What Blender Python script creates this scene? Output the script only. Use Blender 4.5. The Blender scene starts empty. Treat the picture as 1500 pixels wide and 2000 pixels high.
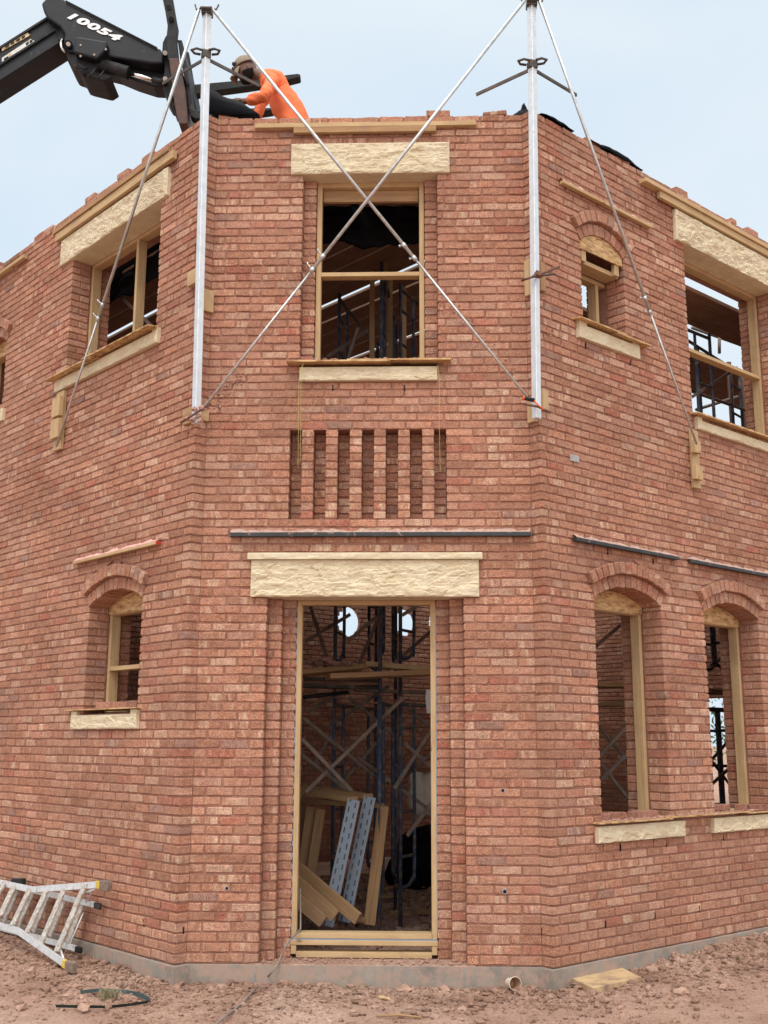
import bpy, bmesh, math, random
import numpy as np
from mathutils import Vector, Matrix, noise as mnoise

random.seed(7); rng = np.random.default_rng(7)
S = bpy.context.scene
COL = S.collection
R = math.radians
def V(*a): return Vector(a)

# ------------------------------------------------------------------ survey helpers
FOC, PITCH, ROLL, EYE = 2150.0, R(11.82), R(0.2), 1.548
CAM = V(0, 0, EYE)
def ray(px, py):
    x, y = px-750, 1000-py
    c, s = math.cos(ROLL), math.sin(ROLL)
    x, y = x*c-y*s, x*s+y*c
    return V(x, FOC*math.cos(PITCH)-y*math.sin(PITCH), FOC*math.sin(PITCH)+y*math.cos(PITCH))
def at_y(px, py, y):
    d = ray(px, py); return CAM+d*(y/d.y)
def at_z(px, py, z):
    d = ray(px, py); return CAM+d*((z-EYE)/d.z)
class Pl:
    "an upright plane: origin O, direction d along it, outward normal n"
    def __init__(s, O, d, n): s.O, s.d, s.n = Vector(O), Vector(d).normalized(), Vector(n).normalized()
    def pt(s, u, v, z): return s.O+s.d*u+s.n*v+V(0, 0, z)
    def hit(s, px, py, v=0):
        d = ray(px, py); P = s.O+s.n*v
        return CAM+d*(s.n.dot(P-CAM)/s.n.dot(d))
    def uz(s, px, py, v=0):
        h = s.hit(px, py, v); return (h-s.O).dot(s.d), h.z
A_ = R(1.8)
PF = Pl((0, 8.47, 0), (math.cos(A_), -math.sin(A_), 0), (-math.sin(A_), -math.cos(A_), 0))
AL, AR = R(42.5), R(48.8)
DL, NL = V(-math.sin(AL), math.cos(AL), 0), V(-math.cos(AL), -math.sin(AL), 0)
DR, NR = V(math.sin(AR), math.cos(AR), 0), V(math.cos(AR), -math.sin(AR), 0)
GL, GR = PF.pt(-1.43, 0, 0), PF.pt(1.154, 0, 0)
CL, CR = GL+NL*.105, GR+NR*.105
PL, PR = Pl(CL, DL, NL), Pl(CR, DR, NR)
LLEN, RLEN = 5.5, 9.0

# ------------------------------------------------------------------ materials
def mat(name):
    m = bpy.data.materials.new(name); m.use_nodes = True
    nt = m.node_tree; b = nt.nodes['Principled BSDF']
    return m, nt, b
def N(nt, t, **k):
    n = nt.nodes.new(t)
    for a, v in k.items():
        if a.startswith('i_'): n.inputs[a[2:].replace('_', ' ')].default_value = v
        else: setattr(n, a, v)
    return n
def ramp(nt, src, stops):
    r = nt.nodes.new('ShaderNodeValToRGB'); e = r.color_ramp.elements
    while len(e) < len(stops): e.new(0.5)
    for x, (p, c) in zip(e, stops):
        x.position = p; x.color = (c, c, c, 1) if not isinstance(c, tuple) else (*c, 1)
    nt.links.new(src, r.inputs[0]); return r.outputs[0]
def mix(nt, a, b, fac, mode='MIX'):
    m = nt.nodes.new('ShaderNodeMix'); m.data_type = 'RGBA'; m.blend_type = mode
    for s, v in ((m.inputs[0], fac), (m.inputs[6], a), (m.inputs[7], b)):
        if hasattr(v, 'links') or hasattr(v, 'is_linked'): nt.links.new(v, s)
        elif isinstance(v, tuple): s.default_value = (*v, 1)
        else: s.default_value = v
    return m.outputs[2]
def noise(nt, vec, scale, detail=3, rough=.55, mapping=None, dist=0):
    if mapping:
        mp = N(nt, 'ShaderNodeMapping'); mp.inputs['Scale'].default_value = mapping
        nt.links.new(vec, mp.inputs[0]); vec = mp.outputs[0]
    n = N(nt, 'ShaderNodeTexNoise'); n.inputs['Scale'].default_value = scale
    n.inputs['Detail'].default_value = detail; n.inputs['Roughness'].default_value = rough
    n.inputs['Distortion'].default_value = dist
    nt.links.new(vec, n.inputs['Vector']); return n.outputs['Fac']
def bump(nt, b, h, strength, dist=.01):
    n = N(nt, 'ShaderNodeBump'); n.inputs['Strength'].default_value = strength; n.inputs['Distance'].default_value = dist
    nt.links.new(h, n.inputs['Height']); nt.links.new(n.outputs[0], b.inputs['Normal']); return n
def geo(nt): return N(nt, 'ShaderNodeNewGeometry').outputs['Position']
def uvn(nt): return N(nt, 'ShaderNodeTexCoord').outputs['UV']

def brick_material():
    m, nt, b = mat('rough_red_brick'); L = nt.links.new
    at = N(nt, 'ShaderNodeAttribute', attribute_name='tint')
    uv = uvn(nt); pos = geo(nt)
    c = at.outputs['Color']; fl = at.outputs['Alpha']
    streak = ramp(nt, noise(nt, uv, 1, 4, .62, (15, 2.6, 1), .5), [(.48, 0.), (.60, 1.)])
    mm = N(nt, 'ShaderNodeMath', operation='MULTIPLY'); L(streak, mm.inputs[0]); L(fl, mm.inputs[1])
    c = mix(nt, c, (.57, .375, .26), mm.outputs[0])
    c = mix(nt, c, (.20, .20, .20), ramp(nt, noise(nt, uv, 26, 3), [(.3, .32), (.7, 0.)]), 'MULTIPLY') if False else c
    med = ramp(nt, noise(nt, uv, 30, 4, .6), [(.28, .70), (.72, 1.22)])
    c = mix(nt, c, med, 1.0, 'MULTIPLY')
    pit = ramp(nt, noise(nt, uv, 95, 4, .72), [(.33, .42), (.48, .98), (.65, 1.5)])
    c = mix(nt, c, pit, 1.0, 'MULTIPLY')
    c = mix(nt, c, ramp(nt, noise(nt, pos, 1, 4, .6, (.7, .7, 2.6)), [(.36, .84), (.64, 1.1)]), 1.0, 'MULTIPLY')
    dust = ramp(nt, noise(nt, pos, 1.3, 5, .6), [(.44, 0.), (.70, .42)])
    c = mix(nt, c, (.44, .262, .19), dust)
    smear = ramp(nt, noise(nt, pos, 7, 5, .7), [(.56, 0.), (.72, .42)])
    c = mix(nt, c, (.50, .31, .245), smear)
    L(c, b.inputs['Base Color']); b.inputs['Roughness'].default_value = .93
    b.inputs['Specular IOR Level'].default_value = .2
    h = N(nt, 'ShaderNodeMath', operation='ADD'); L(noise(nt, uv, 200, 3, .65), h.inputs[0])
    rid = noise(nt, uv, 1, 3, .6, (110, 14, 1)); L(rid, h.inputs[1])
    bump(nt, b, h.outputs[0], .7, .007)
    return m
def mortar_material():
    m, nt, b = mat('red_mortar'); L = nt.links.new; pos = geo(nt)
    c = mix(nt, (.30, .138, .098), (.385, .195, .14), ramp(nt, noise(nt, pos, 9, 5, .65), [(.35, 0.), (.65, 1.)]))
    c = mix(nt, c, ramp(nt, noise(nt, pos, 160, 2), [(.35, .7), (.65, 1.15)]), .8, 'MULTIPLY')
    L(c, b.inputs['Base Color']); b.inputs['Roughness'].default_value = .95
    b.inputs['Specular IOR Level'].default_value = .15
    bump(nt, b, noise(nt, pos, 130, 4, .7), .6, .006); return m
def wood_material(name, c0, c1, knots=True, dirt=(.30, .17, .12), dirty=.25):
    m, nt, b = mat(name); L = nt.links.new; uv = uvn(nt); pos = geo(nt)
    g = noise(nt, uv, 1, 4, .6, (2.2, 55, 55), .6)
    c = mix(nt, c0, c1, ramp(nt, g, [(.32, 0.), (.68, 1.)]))
    if knots:
        v = N(nt, 'ShaderNodeTexVoronoi'); mp = N(nt, 'ShaderNodeMapping'); mp.inputs['Scale'].default_value = (3.2, 9, 9)
        L(uv, mp.inputs[0]); L(mp.outputs[0], v.inputs['Vector']); v.inputs['Scale'].default_value = 1
        c = mix(nt, c, (.16, .075, .035), ramp(nt, v.outputs['Distance'], [(.05, .85), (.12, 0.)]))
    c = mix(nt, c, dirt, ramp(nt, noise(nt, pos, 5, 6, .7), [(.48, 0.), (.75, dirty*2)]))
    L(c, b.inputs['Base Color']); b.inputs['Roughness'].default_value = .8
    b.inputs['Specular IOR Level'].default_value = .25
    bump(nt, b, g, .25, .003); return m
def osb_material():
    m, nt, b = mat('strand_board'); L = nt.links.new; uv = uvn(nt)
    v = N(nt, 'ShaderNodeTexVoronoi'); mp = N(nt, 'ShaderNodeMapping'); mp.inputs['Scale'].default_value = (14, 60, 60)
    mp.inputs['Rotation'].default_value = (0, 0, .5)
    L(uv, mp.inputs[0]); L(mp.outputs[0], v.inputs['Vector']); v.inputs['Scale'].default_value = 1
    v2 = N(nt, 'ShaderNodeTexVoronoi'); mp2 = N(nt, 'ShaderNodeMapping'); mp2.inputs['Scale'].default_value = (18, 52, 52)
    mp2.inputs['Rotation'].default_value = (0, 0, -.7)
    L(uv, mp2.inputs[0]); L(mp2.outputs[0], v2.inputs['Vector']); v2.inputs['Scale'].default_value = 1
    g = mix(nt, v.outputs['Color'], v2.outputs['Color'], .5)
    bw = N(nt, 'ShaderNodeRGBToBW'); L(g, bw.inputs[0])
    c = ramp(nt, bw.outputs[0], [(.2, (.26, .135, .05)), (.45, (.47, .28, .12)), (.75, (.62, .42, .2))])
    c = mix(nt, c, (.34, .19, .13), ramp(nt, noise(nt, geo(nt), 7, 5, .7), [(.5, 0.), (.75, .6)]))
    L(c, b.inputs['Base Color']); b.inputs['Roughness'].default_value = .75
    bump(nt, b, bw.outputs[0], .3, .003); return m
def stone_material():
    m, nt, b = mat('cream_limestone'); L = nt.links.new; pos = geo(nt)
    c = mix(nt, (.66, .565, .395), (.575, .465, .30), ramp(nt, noise(nt, pos, 4.5, 6, .65, dist=.6), [(.38, 0.), (.68, 1.)]))
    c = mix(nt, c, (.71, .625, .47), ramp(nt, noise(nt, pos, 11, 4, .6), [(.52, 0.), (.7, .8)]))
    c = mix(nt, c, (.45, .35, .23), ramp(nt, noise(nt, pos, 38, 5, .75), [(.55, 0.), (.75, .5)]))
    L(c, b.inputs['Base Color']); b.inputs['Roughness'].default_value = .9
    bump(nt, b, noise(nt, pos, 60, 6, .75), .5, .01); return m
def plain(name, col, rough=.7, metal=0., var=.25, scale=12, bmp=.1, spec=.4, worn=None, wornamt=.0, wscale=6):
    m, nt, b = mat(name); L = nt.links.new; pos = geo(nt)
    lo = tuple(x*(1-var) for x in col); hi = tuple(min(1, x*(1+var)) for x in col)
    c = mix(nt, lo, hi, ramp(nt, noise(nt, pos, scale, 5, .6), [(.3, 0.), (.7, 1.)]))
    if worn: c = mix(nt, c, worn, ramp(nt, noise(nt, pos, wscale, 6, .75), [(.62-wornamt*.3, 0.), (.70-wornamt*.2, 1.)]))
    L(c, b.inputs['Base Color']); b.inputs['Roughness'].default_value = rough; b.inputs['Metallic'].default_value = metal
    b.inputs['Specular IOR Level'].default_value = spec
    if bmp: bump(nt, b, noise(nt, pos, scale*4, 4, .6), bmp, .005)
    return m
def dirt_material(name, dark=1.0, tint=False):
    m, nt, b = mat(name); L = nt.links.new; pos = geo(nt)
    c = mix(nt, (.31, .187, .138), (.43, .275, .208), ramp(nt, noise(nt, pos, 2.2, 6, .6), [(.33, 0.), (.66, 1.)]))
    c = mix(nt, c, (.50, .35, .275), ramp(nt, noise(nt, pos, .9, 4, .55), [(.48, 0.), (.68, .7)]))
    c = mix(nt, c, ramp(nt, noise(nt, pos, 45, 4, .7), [(.3, .62), (.7, 1.2)]), .9, 'MULTIPLY')
    if tint:
        at = N(nt, 'ShaderNodeAttribute', attribute_name='tint'); c = mix(nt, c, at.outputs['Color'], 1.0, 'MULTIPLY')
    L(c, b.inputs['Base Color']); b.inputs['Roughness'].default_value = .97; b.inputs['Specular IOR Level'].default_value = .1
    bump(nt, b, noise(nt, pos, 90, 6, .75), .7, .012); return m

M = dict(
 brick=brick_material(), mortar=mortar_material(), stone=stone_material(), osb=osb_material(),
 pine=wood_material('new_pine', (.55, .39, .215), (.43, .285, .145), dirty=.22),
 muddy=wood_material('muddy_pine', (.57, .41, .23), (.46, .31, .16), dirt=(.27, .165, .12), dirty=.75),
 weathered=wood_material('weathered_pine', (.42, .26, .13), (.29, .17, .085), dirty=.4),
 plank=wood_material('scaffold_plank_wood', (.26, .15, .10), (.17, .095, .062), knots=False, dirty=.5),
 concrete=plain('foundation_concrete', (.26, .225, .19), .9, var=.28, scale=5, bmp=.5, worn=(.36, .25, .195), wornamt=.62, wscale=7),
 jointgrey=plain('block_joint', (.27, .25, .235), .9, scale=30, bmp=.2),
 block=plain('grey_block', (.36, .34, .34), .9, scale=30, bmp=.3),
 galv=plain('galvanised_tube', (.52, .52, .51), .42, .75, .2, 22, .05, worn=(.40, .29, .23), wornamt=.05, wscale=16),
 alum=plain('brushed_aluminium_post', (.72, .73, .74), .42, .6, .12, 14, .05, worn=(.5, .46, .43), wornamt=.05, wscale=14),
 ladder=plain('ladder_aluminium', (.66, .66, .66), .5, .5, .12, 18, .05, worn=(.36, .25, .18), wornamt=.22, wscale=22),
 rung=plain('muddy_ladder_tread', (.50, .47, .43), .6, .3, .25, 18, .05, worn=(.33, .23, .16), wornamt=.5, wscale=34),
 steel=plain('dark_bracket_steel', (.10, .085, .075), .6, .6, .3, 20, .1, worn=(.17, .09, .06), wornamt=.3),
 rust=plain('rusty_steel', (.17, .085, .06), .75, .4, .35, 20, .2),
 black=plain('black_machine_paint', (.008, .0095, .013), .5, 0., .3, 8, .04, .3, worn=(.05, .05, .05), wornamt=.0),
 blackdull=plain('dull_black_metal', (.016, .016, .017), .62, .0, .4, 14, .1, .25, worn=(.09, .075, .065), wornamt=.12),
 forkbrown=plain('worn_brown_fork_paint', (.085, .042, .032), .6, .2, .3, 9, .1, worn=(.05, .035, .03), wornamt=.3),
 chrome=plain('chrome_rod', (.75, .75, .74), .15, 1., .05, 8, 0),
 zinc=plain('zinc_pin', (.68, .68, .66), .4, .35, .1, 20, 0),
 white=plain('white_lettering', (.80, .80, .80), .5, var=.04, bmp=0),
 cream=plain('cream_sticker', (.55, .43, .25), .6, var=.2, bmp=0, worn=(.12, .09, .06), wornamt=.25, wscale=14),
 pale=plain('pale_sticker', (.62, .64, .62), .6, var=.1, bmp=0, worn=(.45, .33, .18), wornamt=.35, wscale=12),
 plastic=plain('black_plastic_sheet', (.006, .006, .008), .7, 0., .3, 10, .15, .06),
 batten=plain('black_rubber_batten', (.03, .032, .035), .5, 0., .3, 12, .1, worn=(.40, .26, .21), wornamt=.12, wscale=16),
 droppings=plain('mortar_droppings', (.38, .215, .165), .95, 0., .3, 30, .5),
 droppale=plain('pale_mortar_droppings', (.43, .285, .235), .95, 0., .3, 30, .5),
 blue=plain('blue_scaffold_paint', (.045, .06, .10), .6, .1, .3, 10, .1, .25, worn=(.16, .125, .11), wornamt=.45, wscale=11),
 scafdark=plain('grimy_scaffold_steel', (.085, .075, .07), .6, .4, .3, 10, .1, worn=(.22, .15, .115), wornamt=.3),
 brace=plain('muddy_brace_steel', (.22, .165, .135), .7, .2, .3, 12, .1),
 tape=None,
 yellowtip=plain('yellow_plastic_cap', (.62, .42, .06), .6, var=.15),
 rubber=plain('muddy_rubber_foot', (.20, .145, .11), .9, var=.3, scale=25),
 pink=plain('pink_paint', (.72, .36, .33), .8, var=.2, scale=9),
 red=plain('red_paint', (.45, .05, .035), .7, var=.2),
 orange=plain('orange_handle', (.65, .12, .03), .5, var=.1),
 shirt=plain('orange_shirt_cloth', (.86, .205, .085), .85, var=.12, scale=7, bmp=.3, spec=.15),
 skin=plain('dark_skin', (.14, .07, .047), .55, var=.15, scale=20, bmp=.05),
 beard=plain('black_beard', (.010, .008, .007), .85, var=.3, scale=80, bmp=.6, spec=.15),
 cap=plain('khaki_cap_cloth', (.27, .215, .165), .9, var=.15, scale=25, bmp=.3, spec=.1),
 glass=plain('dark_lens', (.01, .01, .012), .1, var=.1, bmp=0, spec=.6),
 jeans=plain('dark_trousers', (.03, .035, .05), .9, var=.2, bmp=.2),
 boot=plain('brown_boot_leather', (.07, .045, .03), .8, var=.2),
 string=plain('yellow_string', (.50, .45, .16), .8, var=.1, bmp=0),
 cord=plain('grey_cord', (.22, .19, .17), .7, var=.15, scale=20, bmp=.1),
 strap=plain('dark_green_strap', (.018, .035, .035), .5, var=.2, bmp=.1),
 straw=plain('dry_weed', (.34, .29, .18), .9, var=.3, scale=40, bmp=0),
 cup=plain('paper_cup', (.66, .56, .46), .7, var=.08, scale=30, bmp=.05),
 cupin=plain('stained_cup_inside', (.45, .27, .17), .7, var=.2, scale=20, bmp=.05),
 paper=plain('white_paper', (.75, .76, .78), .7, var=.05, bmp=0),
 sack=plain('pale_woven_sack', (.55, .46, .38), .8, var=.15, scale=10, bmp=.3),
 hole_shade=plain('weep_hole_shadow', (.012, .008, .007), .95, var=.1, bmp=0),  # near black, paints the shade inside small openings
 pipe=plain('grey_pipe', (.33, .30, .29), .6, var=.15, bmp=.1),
 leaf=plain('tree_leaf', (.075, .13, .035), .6, var=.5, scale=3, bmp=0),
 bark=plain('tree_bark', (.10, .075, .055), .9, var=.3, scale=12, bmp=.4),
 dirt=dirt_material('red_dirt'), clod=dirt_material('dirt_clods', tint=True),
 stoneclod=plain('pale_red_stone', (.38, .235, .175), .95, var=.25, scale=14, bmp=.5),
)
def tape_material():
    m, nt, b = mat('blue_grey_flashing_tape'); L = nt.links.new; uv = uvn(nt)
    br = N(nt, 'ShaderNodeTexBrick'); mp = N(nt, 'ShaderNodeMapping'); mp.inputs['Scale'].default_value = (1, 1, 1)
    L(uv, mp.inputs[0]); L(mp.outputs[0], br.inputs['Vector'])
    br.inputs['Scale'].default_value = 1; br.inputs['Brick Width'].default_value = .085; br.inputs['Row Height'].default_value = .05
    br.inputs['Mortar Size'].default_value = .019; br.inputs['Mortar Smooth'].default_value = .0
    br.inputs['Color1'].default_value = (.02, .025, .03, 1); br.inputs['Color2'].default_value = (.06, .07, .085, 1)
    br.inputs['Mortar'].default_value = (.20, .25, .32, 1)
    c = mix(nt, br.outputs['Color'], (.26, .22, .20), ramp(nt, noise(nt, geo(nt), 9, 5, .7), [(.5, 0.), (.8, .6)]))
    L(c, b.inputs['Base Color']); b.inputs['Roughness'].default_value = .45; return m
M['tape'] = tape_material()

# ------------------------------------------------------------------ object helpers
def tag(o, label=None, cat=None, group=None, kind=None):
    for k, v in (('label', label), ('category', cat), ('group', group), ('kind', kind)):
        if v: o[k] = v
    return o
def thing(name, loc, label, cat, group=None):
    o = bpy.data.objects.new(name, None); COL.objects.link(o); o.location = loc; o.empty_display_size = .1
    return tag(o, label, cat, group)
def root_of(o):
    loc = Vector((0, 0, 0))
    while o is not None: loc = loc+o.location; o = o.parent
    return loc
def link(name, me, parent=None, origin=None):
    "me holds world coordinates; shift them so that the object's origin is its parent's (or the given) place"
    o = bpy.data.objects.new(name, me); COL.objects.link(o)
    base = root_of(parent) if parent else (Vector(origin) if origin is not None else Vector((0, 0, 0)))
    if base.length > 0: me.transform(Matrix.Translation(-base))
    if parent: o.parent = parent
    else: o.location = base
    return o
class MB:
    def __init__(s): s.v, s.f, s.uv, s.m = [], [], [], []
    def poly(s, pts, uvs=None, mi=0):
        i = len(s.v); s.v += [tuple(p) for p in pts]; s.f.append(tuple(range(i, i+len(pts))))
        s.uv.append(uvs or [(0, 0)]*len(pts)); s.m.append(mi)
    def hexa(s, c, mi=0):
        "eight corners: bottom loop 0-3, top loop 4-7"
        i = len(s.v); s.v += [tuple(p) for p in c]
        c = [Vector(p) for p in c]
        e = [(c[1]-c[0]), (c[3]-c[0]), (c[4]-c[0])]; ln = [x.length for x in e]
        ax = max(range(3), key=lambda k: ln[k]); o1, o2 = [k for k in range(3) if k != ax]
        e = [x.normalized() if x.length > 0 else x for x in e]; off = (random.random()*40, random.random()*40)
        for q in ((0, 3, 2, 1), (4, 5, 6, 7), (0, 1, 5, 4), (1, 2, 6, 5), (2, 3, 7, 6), (3, 0, 4, 7)):
            s.f.append(tuple(i+k for k in q)); s.m.append(mi)
            s.uv.append([(off[0]+(c[k]-c[0]).dot(e[ax]), off[1]+(c[k]-c[0]).dot(e[o1])+.6*(c[k]-c[0]).dot(e[o2])) for k in q])
    def fbox(s, pl, u0, u1, v0, v1, z0, z1, mi=0):
        s.hexa([pl.pt(u0, v1, z0), pl.pt(u1, v1, z0), pl.pt(u1, v0, z0), pl.pt(u0, v0, z0),
                pl.pt(u0, v1, z1), pl.pt(u1, v1, z1), pl.pt(u1, v0, z1), pl.pt(u0, v0, z1)], mi)
    def beam(s, p0, p1, wdir, w, t, mi=0):
        p0, p1 = Vector(p0), Vector(p1); a = (p1-p0).normalized()
        wd = Vector(wdir); wd = (wd-a*wd.dot(a)).normalized(); td = a.cross(wd)
        c = []
        for p in (p0, p1):
            c += [p-wd*w/2-td*t/2, p+wd*w/2-td*t/2, p+wd*w/2+td*t/2, p-wd*w/2+td*t/2]
        s.hexa(c, mi)
    def tube(s, pts, r, seg=10, cap=True, mi=0):
        pts = [Vector(p) for p in pts]; rs = r if isinstance(r, (list, tuple)) else [r]*len(pts)
        i0 = len(s.v); up = None; ln = 0
        for k, p in enumerate(pts):
            a = (pts[min(k+1, len(pts)-1)]-pts[max(k-1, 0)]).normalized()
            if up is None: up = a.orthogonal().normalized()
            up = (up-a*up.dot(a)).normalized(); sd = a.cross(up)
            for j in range(seg):
                t = 2*math.pi*j/seg; s.v.append(tuple(p+(up*math.cos(t)+sd*math.sin(t))*rs[k]))
        for k in range(len(pts)-1):
            l2 = ln+(pts[k+1]-pts[k]).length
            for j in range(seg):
                a, b2 = i0+k*seg+j, i0+k*seg+(j+1) % seg
                s.f.append((a, b2, b2+seg, a+seg)); s.m.append(mi)
                s.uv.append([(ln, j/seg*.1), (ln, (j+1)/seg*.1), (l2, (j+1)/seg*.1), (l2, j/seg*.1)])
            ln = l2
        if cap:
            s.f.append(tuple(range(i0+seg-1, i0-1, -1))); s.m.append(mi); s.uv.append([(0, 0)]*seg)
            e = i0+(len(pts)-1)*seg; s.f.append(tuple(range(e, e+seg))); s.m.append(mi); s.uv.append([(0, 0)]*seg)
    def prism(s, pts, off, mi=0):
        "closed outline (world points) pushed along off"
        pts = [Vector(p) for p in pts]; off = Vector(off); n = len(pts); i = len(s.v)
        s.v += [tuple(p) for p in pts]+[tuple(p+off) for p in pts]
        nrm = Vector((0, 0, 0))
        for k in range(n): nrm += pts[k].cross(pts[(k+1) % n])
        fl = nrm.dot(off) > 0
        a = tuple(range(i, i+n)); b2 = tuple(range(i+n, i+2*n))
        s.f += [a[::-1], b2] if fl else [a, b2[::-1]]; s.m += [mi]*2
        s.uv += [[(p.x, p.z) for p in (pts[::-1] if fl else pts)], [(p.x, p.z) for p in (pts if fl else pts[::-1])]]
        for k in range(n):
            q = (i+k, i+(k+1) % n, i+n+(k+1) % n, i+n+k)
            s.f.append(q if fl else q[::-1]); s.m.append(mi); s.uv.append([(0, 0)]*4)
    def blob(s, c, r, sub=1, jit=.3, mi=0, sq=(1, 1, 1), seed=None):
        bm = bmesh.new(); bmesh.ops.create_icosphere(bm, subdivisions=sub, radius=1)
        o = Vector((random.random()*50, random.random()*50, random.random()*50)); i = len(s.v); c = Vector(c)
        rot = Matrix.Rotation(random.random()*6.28, 3, 'Z')
        for v in bm.verts:
            k = 1+jit*mnoise.noise(v.co*1.3+o)*1.6
            s.v.append(tuple(c+rot @ Vector((v.co.x*sq[0], v.co.y*sq[1], v.co.z*sq[2]))*(r*k)))
        for f in bm.faces:
            s.f.append(tuple(i+v.index for v in f.verts)); s.m.append(mi); s.uv.append([(0, 0)]*3)
        bm.free()
    def build(s, name, mats, parent=None, bevel=0, smooth=False, origin=None):
        me = bpy.data.meshes.new(name); me.from_pydata(s.v, [], s.f)
        uvl = me.uv_layers.new(name='UVMap'); flat = [x for f in s.uv for p in f for x in p]
        uvl.data.foreach_set('uv', flat)
        for mm in (mats if isinstance(mats, (list, tuple)) else [mats]): me.materials.append(mm)
        me.polygons.foreach_set('material_index', s.m)
        if smooth: me.polygons.foreach_set('use_smooth', [True]*len(s.f))
        me.update()
        if origin is None and parent is None:
            a = np.array(s.v); origin = ((a[:, 0].min()+a[:, 0].max())/2, (a[:, 1].min()+a[:, 1].max())/2, a[:, 2].min())
        o = link(name, me, parent, origin)
        if bevel:
            b = o.modifiers.new('edge', 'BEVEL'); b.width = bevel; b.segments = 2; b.limit_method = 'ANGLE'
        return o
def lerp(a, b, t): return a+(b-a)*t

# ------------------------------------------------------------------ camera, sky, sun
cd = bpy.data.cameras.new('camera'); cam = bpy.data.objects.new('camera', cd); COL.objects.link(cam)
cd.sensor_fit = 'VERTICAL'; cd.sensor_height = 36; cd.lens = FOC/2000*36; cd.clip_end = 2000
cam.matrix_world = Matrix.Translation(CAM) @ Matrix.Rotation(math.pi/2+PITCH, 4, 'X') @ Matrix.Rotation(ROLL, 4, 'Z')
S.camera = cam
S.render.resolution_x, S.render.resolution_y = 768, 1024
S.view_settings.view_transform = 'Standard'; S.view_settings.look = 'None'
S.view_settings.exposure = 0.46; S.view_settings.gamma = 1
SUN_EL, SUN_AZ = R(58), R(195)      # azimuth clockwise from +Y: high, behind the camera
w = bpy.data.worlds.new('World'); S.world = w; w.use_nodes = True; nt = w.node_tree
bg = nt.nodes['Background']; bg.inputs['Strength'].default_value = .1
sky = N(nt, 'ShaderNodeTexSky', sky_type='NISHITA'); sky.sun_disc = False
sky.sun_elevation = SUN_EL; sky.sun_rotation = SUN_AZ
tc = N(nt, 'ShaderNodeTexCoord'); g = tc.outputs['Generated']
sep = N(nt, 'ShaderNodeSeparateXYZ'); nt.links.new(g, sep.inputs[0])
# overcast: a veil of cloud, brighter overhead and towards the hidden sun behind the camera
dark = ramp(nt, noise(nt, g, 2.2, 4, .5, (1, 1, 2.2), .4), [(.35, 0.), (.68, 1.)])
cloud = mix(nt, (5.2, 6.15, 7.1), (6.15, 6.8, 7.25), dark)
el = N(nt, 'ShaderNodeMapRange'); el.inputs['From Min'].default_value = .66; el.inputs['From Max'].default_value = .92
el.inputs['To Min'].default_value = 0; el.inputs['To Max'].default_value = 1; nt.links.new(sep.outputs[2], el.inputs[0])
bk = N(nt, 'ShaderNodeMapRange'); bk.inputs['From Min'].default_value = -.1; bk.inputs['From Max'].default_value = -.9
bk.inputs['To Min'].default_value = 0; bk.inputs['To Max'].default_value = .55; nt.links.new(sep.outputs[1], bk.inputs[0])
mx = N(nt, 'ShaderNodeMath', operation='MAXIMUM'); nt.links.new(el.outputs[0], mx.inputs[0]); nt.links.new(bk.outputs[0], mx.inputs[1])
cloud = mix(nt, cloud, (21, 20.6, 19.8), mx.outputs[0])
fin = mix(nt, sky.outputs[0], cloud, .93)
nt.links.new(fin, bg.inputs['Color'])
sd = bpy.data.lights.new('sun', 'SUN'); sd.energy = 1.1; sd.angle = R(25); sd.color = (1, .96, .90)
so = bpy.data.objects.new('sun', sd); COL.objects.link(so); so.location = (0, -5, 12)
sv = V(math.sin(SUN_AZ)*math.cos(SUN_EL), math.cos(SUN_AZ)*math.cos(SUN_EL), math.sin(SUN_EL))
so.rotation_euler = sv.to_track_quat('Z', 'Y').to_euler()
# ------------------------------------------------------------------ brickwork
CK = [0, 4, 10, 16, 20, 24, 28, 32, 36, 40, 42, 45, 50, 55, 60, 65, 70, 75, 80, 85, 90, 95, 100]
CZ = [-.44, 3.8, 9.78, 15.89, 20.04, 24.2, 28.25, 32.24, 36.17, 40.2, 42.27, 45.31, 50.2, 55.11, 60.03, 64.9, 69.78, 74.87, 79.8, 84.75, 89.87, 95.0, 99.86]
ZR = [float(np.interp(k, CK, CZ))*.0677 for k in range(101)]
ZTOP = ZR[100]
def snap(z): return min(ZR, key=lambda q: abs(q-z))
BL = .2135            # brick and joint along the course

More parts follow.
